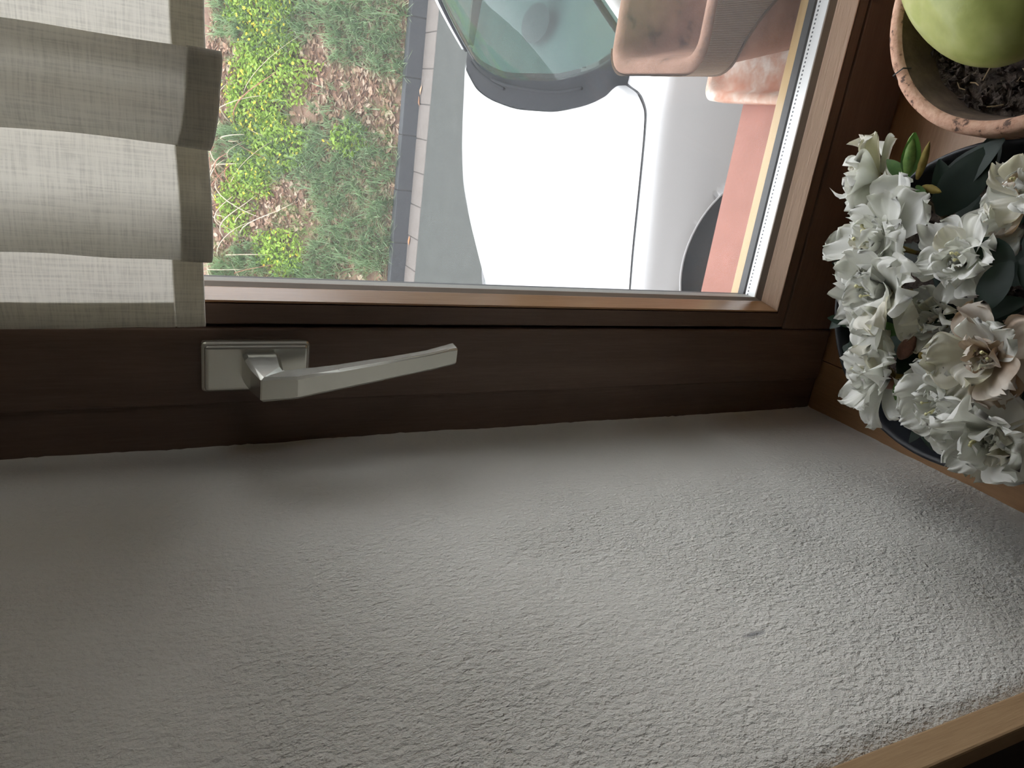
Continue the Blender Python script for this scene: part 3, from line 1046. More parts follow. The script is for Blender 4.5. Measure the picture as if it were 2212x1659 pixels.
# ================================================================== AZALEA
AZ = (0.158, -0.197)
az = empty('potted_azalea', (*AZ, 0))
tag(az, 'white double-flowered azalea in a black plastic pot', 'potted plant')
BR, BZ = 0.1095, 0.120
lathe('plastic_pot', [(0.0, 0.0), (0.076, 0.0), (0.078, 0.003), (0.1005, BZ - 0.022), (0.104, BZ - 0.020), (BR, BZ - 0.002), (BR - 0.001, BZ), (BR - 0.003, BZ),
                      (BR - 0.0045, BZ - 0.003), (0.098, BZ - 0.030), (0.085, BZ - 0.045)], MAT['dark_plastic'], az, 96)
soil_disc('potting_soil', 0.098, BZ - 0.028, 0.003, MAT['soil'], az, 9.0)
crumbs(500, 0.094, BZ - 0.027, az, 6)


def petal_mesh(seed, L=1.0, Wd=0.75, curl=0.5, ruffle=0.12):
    """obovate ruffled petal from the origin along +x, cupped upward"""
    vs, fs = [], []
    nu, nv = 13, 18
    for i in range(nu + 1):
        u = i / nu
        w = Wd * (0.14 + 0.86 * (u ** 0.85) * (1.25 - 0.25 * u)) * (1 if u < 0.62 else math.sqrt(max(0.05, 1 - ((u - 0.62) / 0.405) ** 2)))
        for j in range(nv + 1):
            t = j / nv * 2 - 1
            y = t * w * 0.5
            x = L * u * (1 - 0.10 * t * t * u) + 0.08 * u ** 3 * nz(t * 2.2, seed * 1.7, 3) + 0.06 * u ** 6 * nz(t * 7, seed * 2.7, 6)
            z = curl * (u ** 1.6) * 0.5 - 0.25 * curl * u ** 4
            z += 0.24 * t * t * w * (1 - 0.75 * u)
            z += ruffle * (u ** 1.7) * (0.75 * nz(t * 1.3 + seed * 3, u * 1.0, seed) + 0.55 * (0.25 + abs(t) ** 2.5 + u ** 4) * nz(t * 4.2, u * 1.5 + seed, 5 + seed)) + 0.055 * u ** 5 * math.sin(t * 8 + seed * 5) * (0.6 + nz(t * 4, seed))
            vs.append((x, y, z))
    for i in range(nu):
        for j in range(nv):
            a = i * (nv + 1) + j
            fs.append((a, a + nv + 1, a + nv + 2, a + 1))
    me = bpy.data.meshes.new('petal')
    me.from_pydata(vs, [], fs)
    for p in me.polygons:
        p.use_smooth = True
    return me


PET = [petal_mesh(s * 1.37 + 0.4, 1.0, R.uniform(0.92, 1.2), R.uniform(0.1, 0.75), R.uniform(0.26, 0.42)) for s in range(10)]
PET_W = [m.copy() for m in PET]
PET_B = [m.copy() for m in PET]
for ms, k in ((PET, 'petal'), (PET_W, 'petal_warm'), (PET_B, 'petal_brown')):
    for m in ms:
        m.materials.append(MAT[k])


def axis_matrix(d, roll=0.0):
    d = Vector(d).normalized()
    return d.to_track_quat('Z', 'Y').to_matrix().to_4x4() @ Matrix.Rotation(roll, 4, 'Z')


def stamens(size, parent, rnd):
    v, f = [], []
    for k in range(3):
        a = rnd.uniform(0, 6.28)
        tip = Vector((math.cos(a) * 0.14, math.sin(a) * 0.14, rnd.uniform(0.45, 0.7))) * size
        v_, f_ = tube_geo([(0, 0, 0), tip * 0.6, tip], size * 0.012, 4, False)
        n0 = len(v)
        v += v_
        f += [tuple(q + n0 for q in ff) for ff in f_]
        v_, f_ = tube_geo([tip, tip * 1.05 + Vector((size * 0.03, 0, 0))], size * 0.03, 5)
        n0 = len(v)
        v += v_
        f += [tuple(q + n0 for q in ff) for ff in f_]
    return mesh('stamens', v, f, MAT['stamen'], parent, True)


def flower(pos, size, axis, seed, brown=0.0, warm=0.15, label=None, calyx=True, whorls=((6, 1.0, 84), (5, 0.90, 60), (5, 0.66, 36), (3, 0.46, 14))):
    rnd = random.Random(seed)
    e = empty('flower', (pos[0] - AZ[0], pos[1] - AZ[1], pos[2]), az)
    e.rotation_euler = axis_matrix(axis, rnd.uniform(0, 6.28)).to_euler()
    if label:
        e['label'] = label
    for (cnt, sc, tilt) in whorls:
        a0 = rnd.uniform(0, 6.28)
        for k in range(cnt):
            q = rnd.random()
            src = PET_B if q < brown else (PET_W if q < brown + warm else PET)
            o = bpy.data.objects.new('petal', src[rnd.randrange(len(src))])
            link(o, e)
            a = a0 + 2 * math.pi * k / cnt + rnd.uniform(-0.25, 0.25)
            tl = math.radians(90 - tilt + rnd.uniform(-13, 13))
            s = size * sc * rnd.uniform(0.85, 1.12)
            o.matrix_local = (Matrix.Rotation(a, 4, 'Z') @ Matrix.Rotation(-tl, 4, 'Y') @ Matrix.Rotation(rnd.uniform(-0.35, 0.35), 4, 'X')
                              @ Matrix.Diagonal((s, s * rnd.uniform(0.9, 1.15), s, 1)) @ Matrix.Translation((0.06, 0, 0)))
    stamens(size, e, rnd)
    if calyx:
        v, f = [], []
        for k in range(6):
            a = 6.283 * k / 6
            b0 = Vector((math.cos(a) * 0.06, math.sin(a) * 0.06, -0.16)) * size
            t0 = Vector((math.cos(a) * 0.26, math.sin(a) * 0.26, -0.02)) * size
            sd = Vector((-math.sin(a), math.cos(a), 0)) * size * 0.07
            n0 = len(v)
            v += [b0 - sd, b0 + sd, t0]
            f.append((n0, n0 + 1, n0 + 2))
        v_, f_ = tube_geo([(0, 0, -0.55 * size), (0, 0, 0)], [0.035 * size, 0.07 * size], 6)
        n0 = len(v)
        v += v_
        f += [tuple(q + n0 for q in ff) for ff in f_]
        mesh('calyx', v, f, MAT['calyx'], e)
    return e


FL = [
    ((0.231, -0.137, 0.170), 0.0300, (0.05, 0.92, 0.40), 31, 0.0, 0.2),
    ((0.193, -0.172, 0.190), 0.0370, (0.15, 0.35, 0.95), 12, 0.0, 0.10),
    ((0.166, -0.190, 0.197), 0.0380, (-0.15, 0.35, 0.95), 13, 0.0, 0.08),
    ((0.194, -0.231, 0.200), 0.0285, (0.1, 0.1, 1.0), 14, 0.0, 0.15),
    ((0.155, -0.226, 0.190), 0.0240, (0.0, 0.35, 0.9), 15, 0.08, 0.15),
    ((0.150, -0.266, 0.208), 0.0300, (0.05, -0.1, 1.0), 16, 0.55, 0.2),
    ((0.113, -0.198, 0.188), 0.0315, (-0.15, 0.50, 0.85), 17, 0.0, 0.25),
    ((0.1180, -0.249, 0.200), 0.0310, (-0.2, 0.1, 1.0), 18, 0.0, 0.15),
    ((0.111, -0.280, 0.204), 0.0330, (-0.25, -0.2, 0.95), 19, 0.0, 0.15),
    ((0.232, -0.246, 0.190), 0.0250, (0.45, 0.0, 0.9), 20, 0.28, 0.2),
]
for (pos, s, ax, sd, br, wm) in FL:
    flower(pos, s, ax, sd, br, wm)


def leaf_mesh(L=1.0, Wd=0.42, fold=0.12, bend=0.16):
    vs, fs = [], []
    nu, nv = 8, 4
    for i in range(nu + 1):
        u = i / nu
        w = Wd * (math.sin(math.pi * min(1, u * 0.97 + 0.015) ** 0.85) ** 0.8)
        for j in range(nv + 1):
            t = j / nv * 2 - 1
            vs.append((L * u, t * w * 0.5, -bend * u * u + fold * abs(t) * w - 0.05 * t * t * w))
    for i in range(nu):
        for j in range(nv):
            a = i * (nv + 1) + j
            fs.append((a, a + nv + 1, a + nv + 2, a + 1))
    me = bpy.data.meshes.new('leaf')
    me.from_pydata(vs, [], fs)
    for p in me.polygons:
        p.use_smooth = True
    return me


LEAF = [leaf_mesh(1, 0.46, 0.10, 0.10), leaf_mesh(1, 0.54, 0.05, 0.22), leaf_mesh(1, 0.40, 0.14, 0.02)]
LEAF_G = [m.copy() for m in LEAF]
for ms, k in ((LEAF, 'leaf_dark'), (LEAF_G, 'leaf_green')):
    for m in ms:
        m.materials.append(MAT[k])


def leaf(base, d, L, roll=0.0, green=False, mi=None, name='leaf'):
    src = (LEAF_G if green else LEAF)[R.randrange(3) if mi is None else mi]
    o = bpy.data.objects.new(name, src)
    link(o, az)
    d = Vector(d).normalized()
    q = d.to_track_quat('X', 'Z')
    o.matrix_local = Matrix.Translation((base[0] - AZ[0], base[1] - AZ[1], base[2])) @ q.to_matrix().to_4x4() @ Matrix.Rotation(roll, 4, 'X') @ Matrix.Diagonal((L, L, L, 1))
    return o


# woody stems from the soil to the flower heads
for i, (pos, s, ax, sd, br, wm) in enumerate(FL):
    a = Vector((pos[0] - AZ[0], pos[1] - AZ[1], pos[2])) - Vector(ax).normalized() * s * 0.5
    b = Vector((R.uniform(-0.02, 0.02), R.uniform(-0.02, 0.02), BZ - 0.032))
    m_ = (a * 0.55 + b * 0.45) + Vector((R.uniform(-0.01, 0.01), R.uniform(-0.01, 0.01), -0.012))
    tube('stem', [b, m_, a], [0.0032, 0.0024, 0.0014], MAT['stem'], az, 6)
# the large dark leaves that can be picked out
for (base, d, L, roll, g, mi) in [
        ((0.214, -0.172, 0.150), (0.75, -0.25, -0.05), 0.050, 0.2, False, 1),
        ((0.222, -0.160, 0.142), (0.8, -0.55, 0.02), 0.052, -0.2, False, 0),
        ((0.208, -0.190, 0.146), (0.6, -0.7, 0.0), 0.050, 0.1, False, 1),
        ((0.232, -0.180, 0.132), (0.9, 0.1, -0.1), 0.040, 0.0, False, 0),
        ((0.200, -0.262, 0.214), (-0.85, 0.35, 0.05), 0.034, 0.15, False, 1),
        ((0.200, -0.262, 0.212), (0.2, 0.9, -0.1), 0.030, 0.1, False, 0),
        ((0.202, -0.264, 0.212), (-0.5, -0.9, 0.05), 0.036, 0.0, False, 1),
        ((0.204, -0.264, 0.210), (0.9, -0.4, 0.0), 0.032, 0.0, False, 1),
        ((0.176, -0.240, 0.198), (-0.6, 0.8, 0.05), 0.036, 0.3, False, 0),
        ((0.172, -0.218, 0.188), (-0.9, 0.2, 0.0), 0.034, 0.0, False, 1),
        ((0.152, -0.205, 0.184), (-0.45, 0.85, 0.1), 0.030, 0.0, False, 0),
        ((0.142, -0.212, 0.184), (-0.9, 0.3, 0.0), 0.034, -0.2, False, 1),
        ((0.148, -0.214, 0.182), (-0.8, -0.6, 0.0), 0.036, 0.2, False, 1),
        ((0.160, -0.206, 0.186), (-0.1, 1.0, 0.1), 0.026, 0.0, True, 0),
        ((0.142, -0.196, 0.186), (-0.1, 0.9, 0.15), 0.022, 0.3, True, 0),
        ((0.118, -0.217, 0.203), (-0.75, -0.1, -0.15), 0.023, 0.2, True, 1),
        ((0.234, -0.160, 0.174), (0.85, -0.05, 0.25), 0.028, 0.6, True, 2),
        ((0.234, -0.158, 0.174), (0.5, 0.75, 0.2), 0.018, 0.3, True, 0),
        ((0.230, -0.158, 0.174), (-0.75, 0.35, 0.2), 0.019, 0.2, True, 1),
        ((0.230, -0.166, 0.172), (-0.5, -0.7, 0.1), 0.015, 0.2, True, 0)]:
    leaf(base, d, L, roll, g, mi)
for k in range(58):
    a = R.uniform(0, 6.283)
    r = 0.066 * math.sqrt(R.random())
    z = R.uniform(0.118, 0.176) - 0.25 * r
    c = Vector((AZ[0] + r * math.cos(a), AZ[1] + r * math.sin(a), z))
    if r > 0.074:
        c.z = max(c.z, 0.128)
    a2 = a + R.uniform(-1.1, 1.1)
    leaf(c, (math.cos(a2), math.sin(a2), R.uniform(-0.1, 0.35)), R.uniform(0.028, 0.042), R.uniform(-0.4, 0.4))


def bud(name, pos, d, L, rad, mat):
    d = Vector(d).normalized()
    P = Vector((pos[0] - AZ[0], pos[1] - AZ[1], pos[2]))
    pr = [(0.0, 0.35), (0.15, 0.75), (0.4, 1.0), (0.65, 0.85), (0.88, 0.45), (1.0, 0.06)]
    return tube(name, [P + d * L * t for t, _ in pr], [rad * q for _, q in pr], mat, az, 10)


bud('bud', (0.129, -0.208, 0.196), (0.85, -0.35, 0.2), 0.019, 0.0048, MAT['bud_brown'])
bud('bud', (0.135, -0.223, 0.194), (0.2, -0.2, 0.9), 0.010, 0.0036, MAT['calyx'])
bud('bud', (0.112, -0.212, 0.196), (0.1, 0.8, 0.3), 0.012, 0.0042, MAT['bud_brown'])
bud('bud', (0.234, -0.158, 0.172), (0.95, -0.05, 0.30), 0.028, 0.0050, MAT['bud_green'])
bud('bud', (0.234, -0.164, 0.170), (0.95, -0.20, 0.25), 0.024, 0.0028, MAT['calyx'])
bud('bud', (0.230, -0.168, 0.168), (-0.1, -0.95, 0.2), 0.016, 0.0028, MAT['calyx'])
bud('bud', (0.158, -0.176, 0.176), (-0.3, 0.9, 0.2), 0.016, 0.0030, MAT['bud_green'])

# ================================================================== STREET
tag(box('road', (-9, YO, G - 0.12), (9, 6.39, G), MAT['asphalt']), kind='structure')
tag(box('gutter_bed', (-9, 6.39, G - 0.12), (9, 6.70, G - 0.006), MAT['joint']), kind='structure')
gut = empty('gutter', (0, 6.545, G))
tag(gut, 'row of pale paving stones in the street gutter', 'gutter', kind='structure')
gm = box('gutter_stone', (-0.156, -0.152, -0.05), (0.156, 0.152, 0.004), MAT['gutter'], gut, 0.006, 1)
for k in range(-9, 12):
    o = gm if k == -9 else link(bpy.data.objects.new('gutter_stone', gm.data), gut)
    o.location = (0.178 + 0.317 * k, R.uniform(-0.002, 0.002), R.uniform(-0.001, 0.002))
    o.rotation_euler = (R.uniform(-0.006, 0.006), R.uniform(-0.006, 0.006), R.uniform(-0.006, 0.006))
kb = empty('kerb', (0, 6.76, G))
tag(kb, 'dark stone kerb below the planted bank', 'kerb', kind='structure')
box('kerb_bed', (-9, -0.045, -0.1), (9, 0.05, 0.140), MAT['joint'], kb)
km = box('kerb_stone', (-0.2605, -0.055, -0.1), (0.2605, 0.055, 0.155), MAT['kerb'], kb, 0.008, 2)
for k in range(-6, 8):
    o = km if k == -6 else link(bpy.data.objects.new('kerb_stone', km.data), kb)
    o.location = (0.826 + 0.528 * k, R.uniform(-0.002, 0.002), R.uniform(-0.003, 0.003))

# planted bank rising behind the kerb
BY, BZ0 = 6.81, G + 0.135


def bank_z(x, y):
    d = y - BY
    return BZ0 + 0.92 * d + 0.05 * nz(x * 1.3, y * 1.3, 2) + 0.03 * nz(x * 4, y * 4, 6) - (0.03 if d < 0.05 else 0)


tag(grid('bank', lambda u, v: (-7 + 14 * u, BY + 4.2 * v, bank_z(-7 + 14 * u, BY + 4.2 * v)), 120, 50, MAT['earth']), kind='structure')

# visible part of the bank: x -2.1..1.6, y 6.8..8.6
def bank_pt():
    return R.uniform(-3.2, 2.6), BY + 1.75 * R.random()


lv, lf, lm = [], [], []
for k in range(16500):
    x, y = bank_pt()
    if nz(x * 1.9, y * 1.9, 31) < -0.28 and R.random() < 0.75:
        continue
    s = R.uniform(0.018, 0.048)
    c = Vector((x, y, bank_z(x, y) + R.uniform(0.004, 0.03)))
    q = Euler((R.uniform(-0.6, 0.9), R.uniform(-0.6, 0.6), R.uniform(0, 6.28))).to_matrix()
    n0 = len(lv)
    cu = R.uniform(-0.5, 0.6)
    for (a, b, h) in ((-1, 0, 0), (-0.25, -0.48, cu * 0.5), (0.45, -0.36, cu * 0.4), (1, 0, cu * 0.3), (0.45, 0.36, cu * 0.4), (-0.25, 0.48, cu * 0.5), (0.05, 0, -0.05)):
        lv.append(c + q @ Vector((a * s, b * s * 1.2, h * s)))
    mi = R.randrange(4)
    for a, b in ((0, 1), (1, 2), (2, 3), (3, 4), (4, 5), (5, 0)):
        lf.append((n0 + a, n0 + b, n0 + 6))
        lm.append(mi)
lo_ = tag(mesh('leaf_litter', lv, lf, MAT['litter']), 'dry brown leaf litter lying on the bank', 'leaf litter', kind='stuff')
lo_.data.polygons.foreach_set('material_index', lm)


def blade(v, f, c, d, L, w, bendv, segs=4):
    n0 = len(v)
    side = Vector((-d.y, d.x, 0))
    if side.length < 1e-3:
        side = Vector((1, 0, 0))
    side.normalize()
    for i in range(segs + 1):
        t = i / segs
        p = c + d * L * t + bendv * (t * t * L)
        ww = w * (1 - t * 0.96) ** 0.7 * 0.5
        v.append(p - side * ww)
        v.append(p + side * ww)
    for i in range(segs):
        a = n0 + 2 * i
        f.append((a, a + 1, a + 3, a + 2))


def tuft_field(n_tufts, dens, seed, mat, name, label, lo, hi, width, thr):
    rnd = random.Random(seed)
    v, f = [], []
    cnt = 0
    while cnt < n_tufts:
        x, y = rnd.uniform(-3.0, 2.5), BY + 0.01 + 1.7 * rnd.random()
        if nz(x * 1.5, y * 1.7, seed) < thr(y):
            if rnd.random() > 0.04:
                cnt += 0.02
                continue
        cnt += 1
        lean = rnd.uniform(0, 6.28)
        for k in range(rnd.randint(*dens)):
            a = lean + rnd.uniform(-1.5, 1.5)
            c = Vector((x + rnd.uniform(-0.035, 0.035), y + rnd.uniform(-0.03, 0.03), 0))
            c.z = bank_z(c.x, c.y) - 0.005
            d = Vector((math.cos(a) * rnd.uniform(0.1, 0.9), math.sin(a) * rnd.uniform(0.1, 0.7) - 0.35, 1)).normalized()
            b = Vector((math.cos(a), math.sin(a) - 0.4, -0.7)) * rnd.uniform(0.15, 0.75)
            blade(v, f, c, d, rnd.uniform(lo, hi), rnd.uniform(*width), b)
    return tag(mesh(name, v, f, mat, smooth=True), label, 'grass', kind='stuff')


tuft_field(2000, (9, 16), 5, MAT['grass_a'], 'bank_grass', 'tufts of long blue-green grass arching over the bank', 0.09, 0.24, (0.007, 0.015), lambda y: -0.16 if y < BY + 0.62 else 0.10)
tuft_field(1350, (9, 15), 15, MAT['grass_b'], 'kerb_grass', 'short fresh green grass along the kerb edge', 0.04, 0.10, (0.004, 0.008), lambda y: -0.25 if y < BY + 0.22 else 0.12)

# low herbs with yellow blossoms: each clump a plant
def herb(x, y, rx, ry, nleaf, nflow, seed, label):
    rnd = random.Random(seed)
    base = Vector((x, y, bank_z(x, y)))
    e = empty('flowering_herb', base)
    tag(e, label, 'plant', 'yellow-flowered herbs on the bank')
    v, f = [], []
    for k in range(nleaf):
        a, r = rnd.uniform(0, 6.28), math.sqrt(rnd.random())
        r *= 0.95 + 0.55 * nz(math.cos(a) * 1.6, math.sin(a) * 1.6, seed) + 0.3 * nz(math.cos(a) * 4, math.sin(a) * 4, seed)
        px, py = x + rx * r * math.cos(a), y + ry * r * math.sin(a)
        h = rnd.uniform(0.05, 0.21) * (1.1 - 0.6 * r)
        c = Vector((px, py, bank_z(px, py) + h)) - base
        q = Euler((rnd.uniform(-0.9, 0.9), rnd.uniform(-0.9, 0.9), rnd.uniform(0, 6.28))).to_matrix()
        s = rnd.uniform(0.010, 0.030)
        n0 = len(v)
        for (aa, bb, hh) in ((-0.9, 0, -0.2), (-0.1, -0.55, 0.1), (0.65, -0.45, 0.05), (1.0, 0, -0.15), (0.65, 0.45, 0.05), (-0.1, 0.55, 0.1)):
            v.append(c + q @ Vector((aa * s, bb * s, hh * s)))
        f += [(n0, n0 + 1, n0 + 2, n0 + 3), (n0, n0 + 3, n0 + 4, n0 + 5)]
    mesh('foliage', v, f, MAT['herb'], e)
    v, f = [], []
    for k in range(max(8, nleaf // 26)):
        a, r = rnd.uniform(0, 6.28), math.sqrt(rnd.random())
        px, py = x + rx * r * math.cos(a) * 0.9, y + ry * r * math.sin(a) * 0.9
        c = Vector((px, py, bank_z(px, py) - 0.01)) - base
        v_, f_ = tube_geo([c, c + Vector((rnd.uniform(-0.02, 0.02), rnd.uniform(-0.04, 0.01), 0.06)), c + Vector((rnd.uniform(-0.03, 0.03), rnd.uniform(-0.05, 0.01), 0.12))], 0.0018, 4, False)
        n0 = len(v)
        v += v_
        f += [tuple(q + n0 for q in ff) for ff in f_]
    mesh('stalks', v, f, MAT['herb'], e)
    v, f = [], []
    for k in range(nflow):
        a, r = rnd.uniform(0, 6.28), math.sqrt(rnd.random())
        px, py = x + rx * r * math.cos(a) * 0.95, y + ry * r * math.sin(a) * 0.95
        c = Vector((px, py, bank_z(px, py) + rnd.uniform(0.15, 0.23) * (1.1 - 0.45 * r))) - base
        q = Euler((rnd.uniform(0.1, 1.0), rnd.uniform(-0.5, 0.5), rnd.uniform(0, 6.28))).to_matrix()
        s = rnd.uniform(0.013, 0.022)
        for m_ in range(5):
            b = 6.283 * m_ / 5
            n0 = len(v)
            for (rr_, off, hh) in ((0.05, 0, 0), (0.75, -0.42, 0.15), (1.0, 0, 0.2), (0.75, 0.42, 0.15)):
                v.append(c + q @ Vector((math.cos(b + off) * rr_ * s, math.sin(b + off) * rr_ * s, hh * s)))
            f.append((n0, n0 + 1, n0 + 2, n0 + 3))
    tag(mesh('blossoms', v, f, MAT['blossom'], e), kind='stuff')


herb(1.08, 8.02, 0.36, 0.36, 1700, 100, 41, 'yellow-flowered herb clump farthest from the stile, half behind the curtain')
herb(0.52, 7.90, 0.34, 0.38, 1900, 70, 42, 'widest yellow-flowered herb clump, level with the dark curtain pleat')
herb(0.12, 8.08, 0.34, 0.32, 1600, 84, 43, 'yellow-flowered herb clump just past the widest one, close to the curtain hem')
herb(-0.22, 7.84, 0.30, 0.30, 1300, 50, 44, 'yellow-flowered herb clump in the middle of the bank')
herb(-0.60, 8.04, 0.28, 0.26, 1000, 50, 48, 'yellow-flowered herb clump among the tips of the bare twigs')
herb(-1.38, 7.76, 0.30, 0.24, 900, 28, 45, 'yellow-flowered herb clump nearest the window stile')
herb(-0.98, 8.22, 0.34, 0.18, 800, 30, 46, 'narrow yellow-flowered herb clump behind the bare shrub')
herb(-0.10, 7.18, 0.18, 0.16, 380, 5, 47, 'small herb clump with few blossoms, low on the bank above the kerb')

# bare shrub: arching twigs
sh = empty('bare_shrub', (-0.9, 8.35, bank_z(-0.9, 8.35)))
tag(sh, 'bare leafless shrub with long arching twigs on the bank', 'shrub')
rt = random.Random(77)
for k in range(40):
    xs = rt.uniform(-1.95, 0.15)
    ys = rt.uniform(8.2, 8.6)
    xe = xs + rt.uniform(-0.5, 0.7)
    ye = ys - rt.uniform(0.1, 0.75)
    p0 = Vector((xs, ys, bank_z(xs, ys)))
    p3 = Vector((xe, ye, bank_z(xe, ye) + rt.uniform(0.02, 0.22)))
    p1 = p0.lerp(p3, 0.35) + Vector((rt.uniform(-0.06, 0.06), 0, 0.16 + rt.uniform(0, 0.1)))
    p2 = p0.lerp(p3, 0.7) + Vector((rt.uniform(-0.06, 0.06), 0, 0.10))
    pts = []
    for i in range(9):
        t = i / 8
        pts.append(p0 * (1 - t) ** 3 + p1 * 3 * t * (1 - t) ** 2 + p2 * 3 * t * t * (1 - t) + p3 * t ** 3 - sh.location)
    r0 = rt.uniform(0.004, 0.011)
    tube('twig', pts, [r0 * (1 - 0.08 * i) for i in range(9)], MAT['twig_red'] if k % 3 == 0 else MAT['twig'], sh, 6)

# a few leaves blown into the gutter
for (x, y, c, lab) in ((-0.98, 6.62, 0, 'orange-brown dead leaf lying in the gutter near the window stile'), (0.46, 6.66, 1, 'pale dead leaf lying in the gutter beside the windscreen'),
                       (0.36, 6.68, 2, 'dark brown dead leaf against the kerb face')):
    o = mesh('fallen_leaf', [(-0.05, 0, 0.004), (-0.01, -0.02, 0.012), (0.03, -0.014, 0.008), (0.055, 0, 0.012), (0.03, 0.014, 0.01), (-0.01, 0.02, 0.014), (0, 0, 0.002)],
             [(0, 1, 6), (1, 2, 6), (2, 3, 6), (3, 4, 6), (4, 5, 6), (5, 0, 6)], plain('dead_leaf_%d' % c, [(0.62, 0.26, 0.12), (0.55, 0.36, 0.24), (0.33, 0.18, 0.11)][c], 0.8))
    o.location = (x, y, G + 0.006)
    o.rotation_euler = (0, 0, R.uniform(-0.5, 0.5))
    tag(o, lab, 'leaf', 'dead leaves in the gutter')

# ================================================================== CAR
car = empty('car', (0.9, 2.48, G))
tag(car, 'white car with teal-tinted windscreen parked on the street below the window', 'car')
CO = Vector((0.9, 2.48, 0.0))   # car parts are given as (x, y, height) in street coordinates


def C(p):
    return (p[0] - CO.x, p[1] - CO.y, p[2])


XS = [-0.92, -0.572, -0.392, -0.234, -0.047, 0.144, 0.421, 0.62]
y2 = hermite(XS, [2.72, 3.024, 3.156, 3.257, 3.339, 3.360, 3.341, 3.300])
h2 = hermite([-0.92, -0.572, 0.421, 0.62], [0.70, 0.797, 0.917, 0.945])
y3 = hermite([-0.92, -0.512, -0.275, -0.105, 0.157, 0.395, 0.62], [2.62, 2.769, 2.901, 3.001, 3.106, 3.21, 3.27])
h3 = hermite([-0.92, -0.512, 0.395, 0.62], [0.765, 0.854, 0.949, 0.965])
hc = hermite([-0.92, -0.5, 0.31, 0.62], [0.80, 0.905, 1.000, 1.01])
y5 = hermite([-0.92, -0.303, -0.078, 0.249, 0.431, 0.62], [2.12, 1.835, 1.80, 1.776, 1.745, 1.71])
h5 = hermite([-0.92, -0.303, 0.249, 0.431, 0.62], [0.765, 0.877, 0.932, 0.950, 0.962])
y6 = hermite([-0.92, -0.60, -0.28, -0.091, 0.229, 0.334, 0.399, 0.444, 0.62], [2.02, 1.80, 1.69, 1.694, 1.696, 1.702, 1.750, 1.86, 1.90])
h6 = hermite([-0.92, -0.28, 0.104, 0.334, 0.62], [0.72, 0.838, 0.879, 0.903, 0.93])
y7 = hermite([-0.92, -0.55, -0.244, 0.266, 0.62], [1.94, 1.70, 1.634, 1.640, 1.632])
h7 = hermite([-0.92, -0.244, 0.266, 0.62], [0.70, 0.822, 0.876, 0.910])
y8 = hermite([-0.92, -0.55, -0.239, 0.273, 0.62], [1.90, 1.68, 1.607, 1.618, 1.612])
h8 = hermite([-0.92, -0.239, 0.273, 0.62], [0.64, 0.768, 0.820, 0.850])
xr = hermite([1.695, 1.76, 1.822, 1.879, 2.044, 2.24, 2.447, 2.734, 3.014, 3.175, 3.345], [0.50, 0.470, 0.436, 0.382, 0.336, 0.313, 0.311, 0.333, 0.383, 0.447, 0.53])


def top_h(x, y):
    y5x = max(y5(x), y6(x) + 0.03)
    ys = [y6(x), y5x, 0.5 * (y5x + 2.48) - 0.02, 2.48, 0.5 * (y3(x) + 2.48) + 0.02, y3(x), y2(x)]
    hs = [h6(x), h5(x), h5(x) + 0.72 * (hc(x) - h5(x)), hc(x), h3(x) + 0.72 * (hc(x) - h3(x)), h3(x), h2(x)]
    return hermite(ys, hs)(y)


def hood(u, v):
    # u: rear -> front, v: near -> far
    xf = -0.90 + 0.26 * (2 * abs(v - 0.5)) ** 2.6
    # rear edge follows the scuttle
    a, b = -0.95, 0.60
    for _ in range(26):
        x = 0.5 * (a + b)
        yy = y6(x) + 0.004 + (y2(x) - 0.004 - y6(x)) * v
        if x > xr(yy) + (xf - xr(yy)) * u:
            b = x
        else:
            a = x
    return C((x, yy, top_h(x, yy)))


grid('bonnet', hood, 48, 70, MAT['paint'], car)
# dark channel under the near panel gap
grid('panel_gap', lambda u, v: C((0.55 - 1.3 * u, y6(0.55 - 1.3 * u) - 0.006 + 0.016 * v, h6(0.55 - 1.3 * u) - 0.004)), 60, 1, MAT['seam'], car)

ACX, ACH, ACR = -0.145, 0.335, 0.372      # wheel arch


def near_side(x, h, y6v=None):
    """outer skin y at height h on the near side"""
    f = hermite([0.20, 0.35, 0.55, 0.68, h8(x), h7(x), h6(x)], [y8(x) - 0.005, y8(x) - 0.03, y8(x) - 0.042, y8(x) - 0.030, y8(x), y7(x), (y6(x) if y6v is None else y6v) - 0.003])
    return f(h)


def side_panel(name, xa, xb, flip):
    nx, nh = 90, 44
    vs, fs = [], []
    for i in range(nx + 1):
        x = xa + (xb - xa) * i / nx
        for j in range(nh + 1):
            h = 0.20 + (h6(min(x, 0.62)) - 0.001 - 0.20) * (j / nh)
            dx, dh = x - ACX, h - ACH
            d = math.hypot(dx, dh)
            X = x
            if d < ACR + 0.022 and d > 1e-4 and d > ACR - 0.022:
                X, h = ACX + dx / d * ACR, ACH + dh / d * ACR
            y = near_side(min(X, 0.62), h)
            if flip:
                xm = min(X, 0.62)
                yr_ = y7(xm) + 0.062
                y = y2(xm) + (yr_ - near_side(xm, h, yr_)) * 0.9
            vs.append(C((X, y, h)))
    for i in range(nx):
        for j in range(nh):
            a = i * (nh + 1) + j
            q = (a, a + nh + 1, a + nh + 2, a + 1)
            cx_ = sum(vs[k][0] for k in q) / 4 + CO.x
            ch_ = sum(vs[k][2] for k in q) / 4
            if math.hypot(cx_ - ACX, ch_ - ACH) > ACR - 0.004:
                fs.append(q)
    return mesh(name, vs, fs, MAT['paint'], car, True)


side_panel('wing', -0.62, 0.60, False)
side_panel('wing', -0.62, 0.60, True)
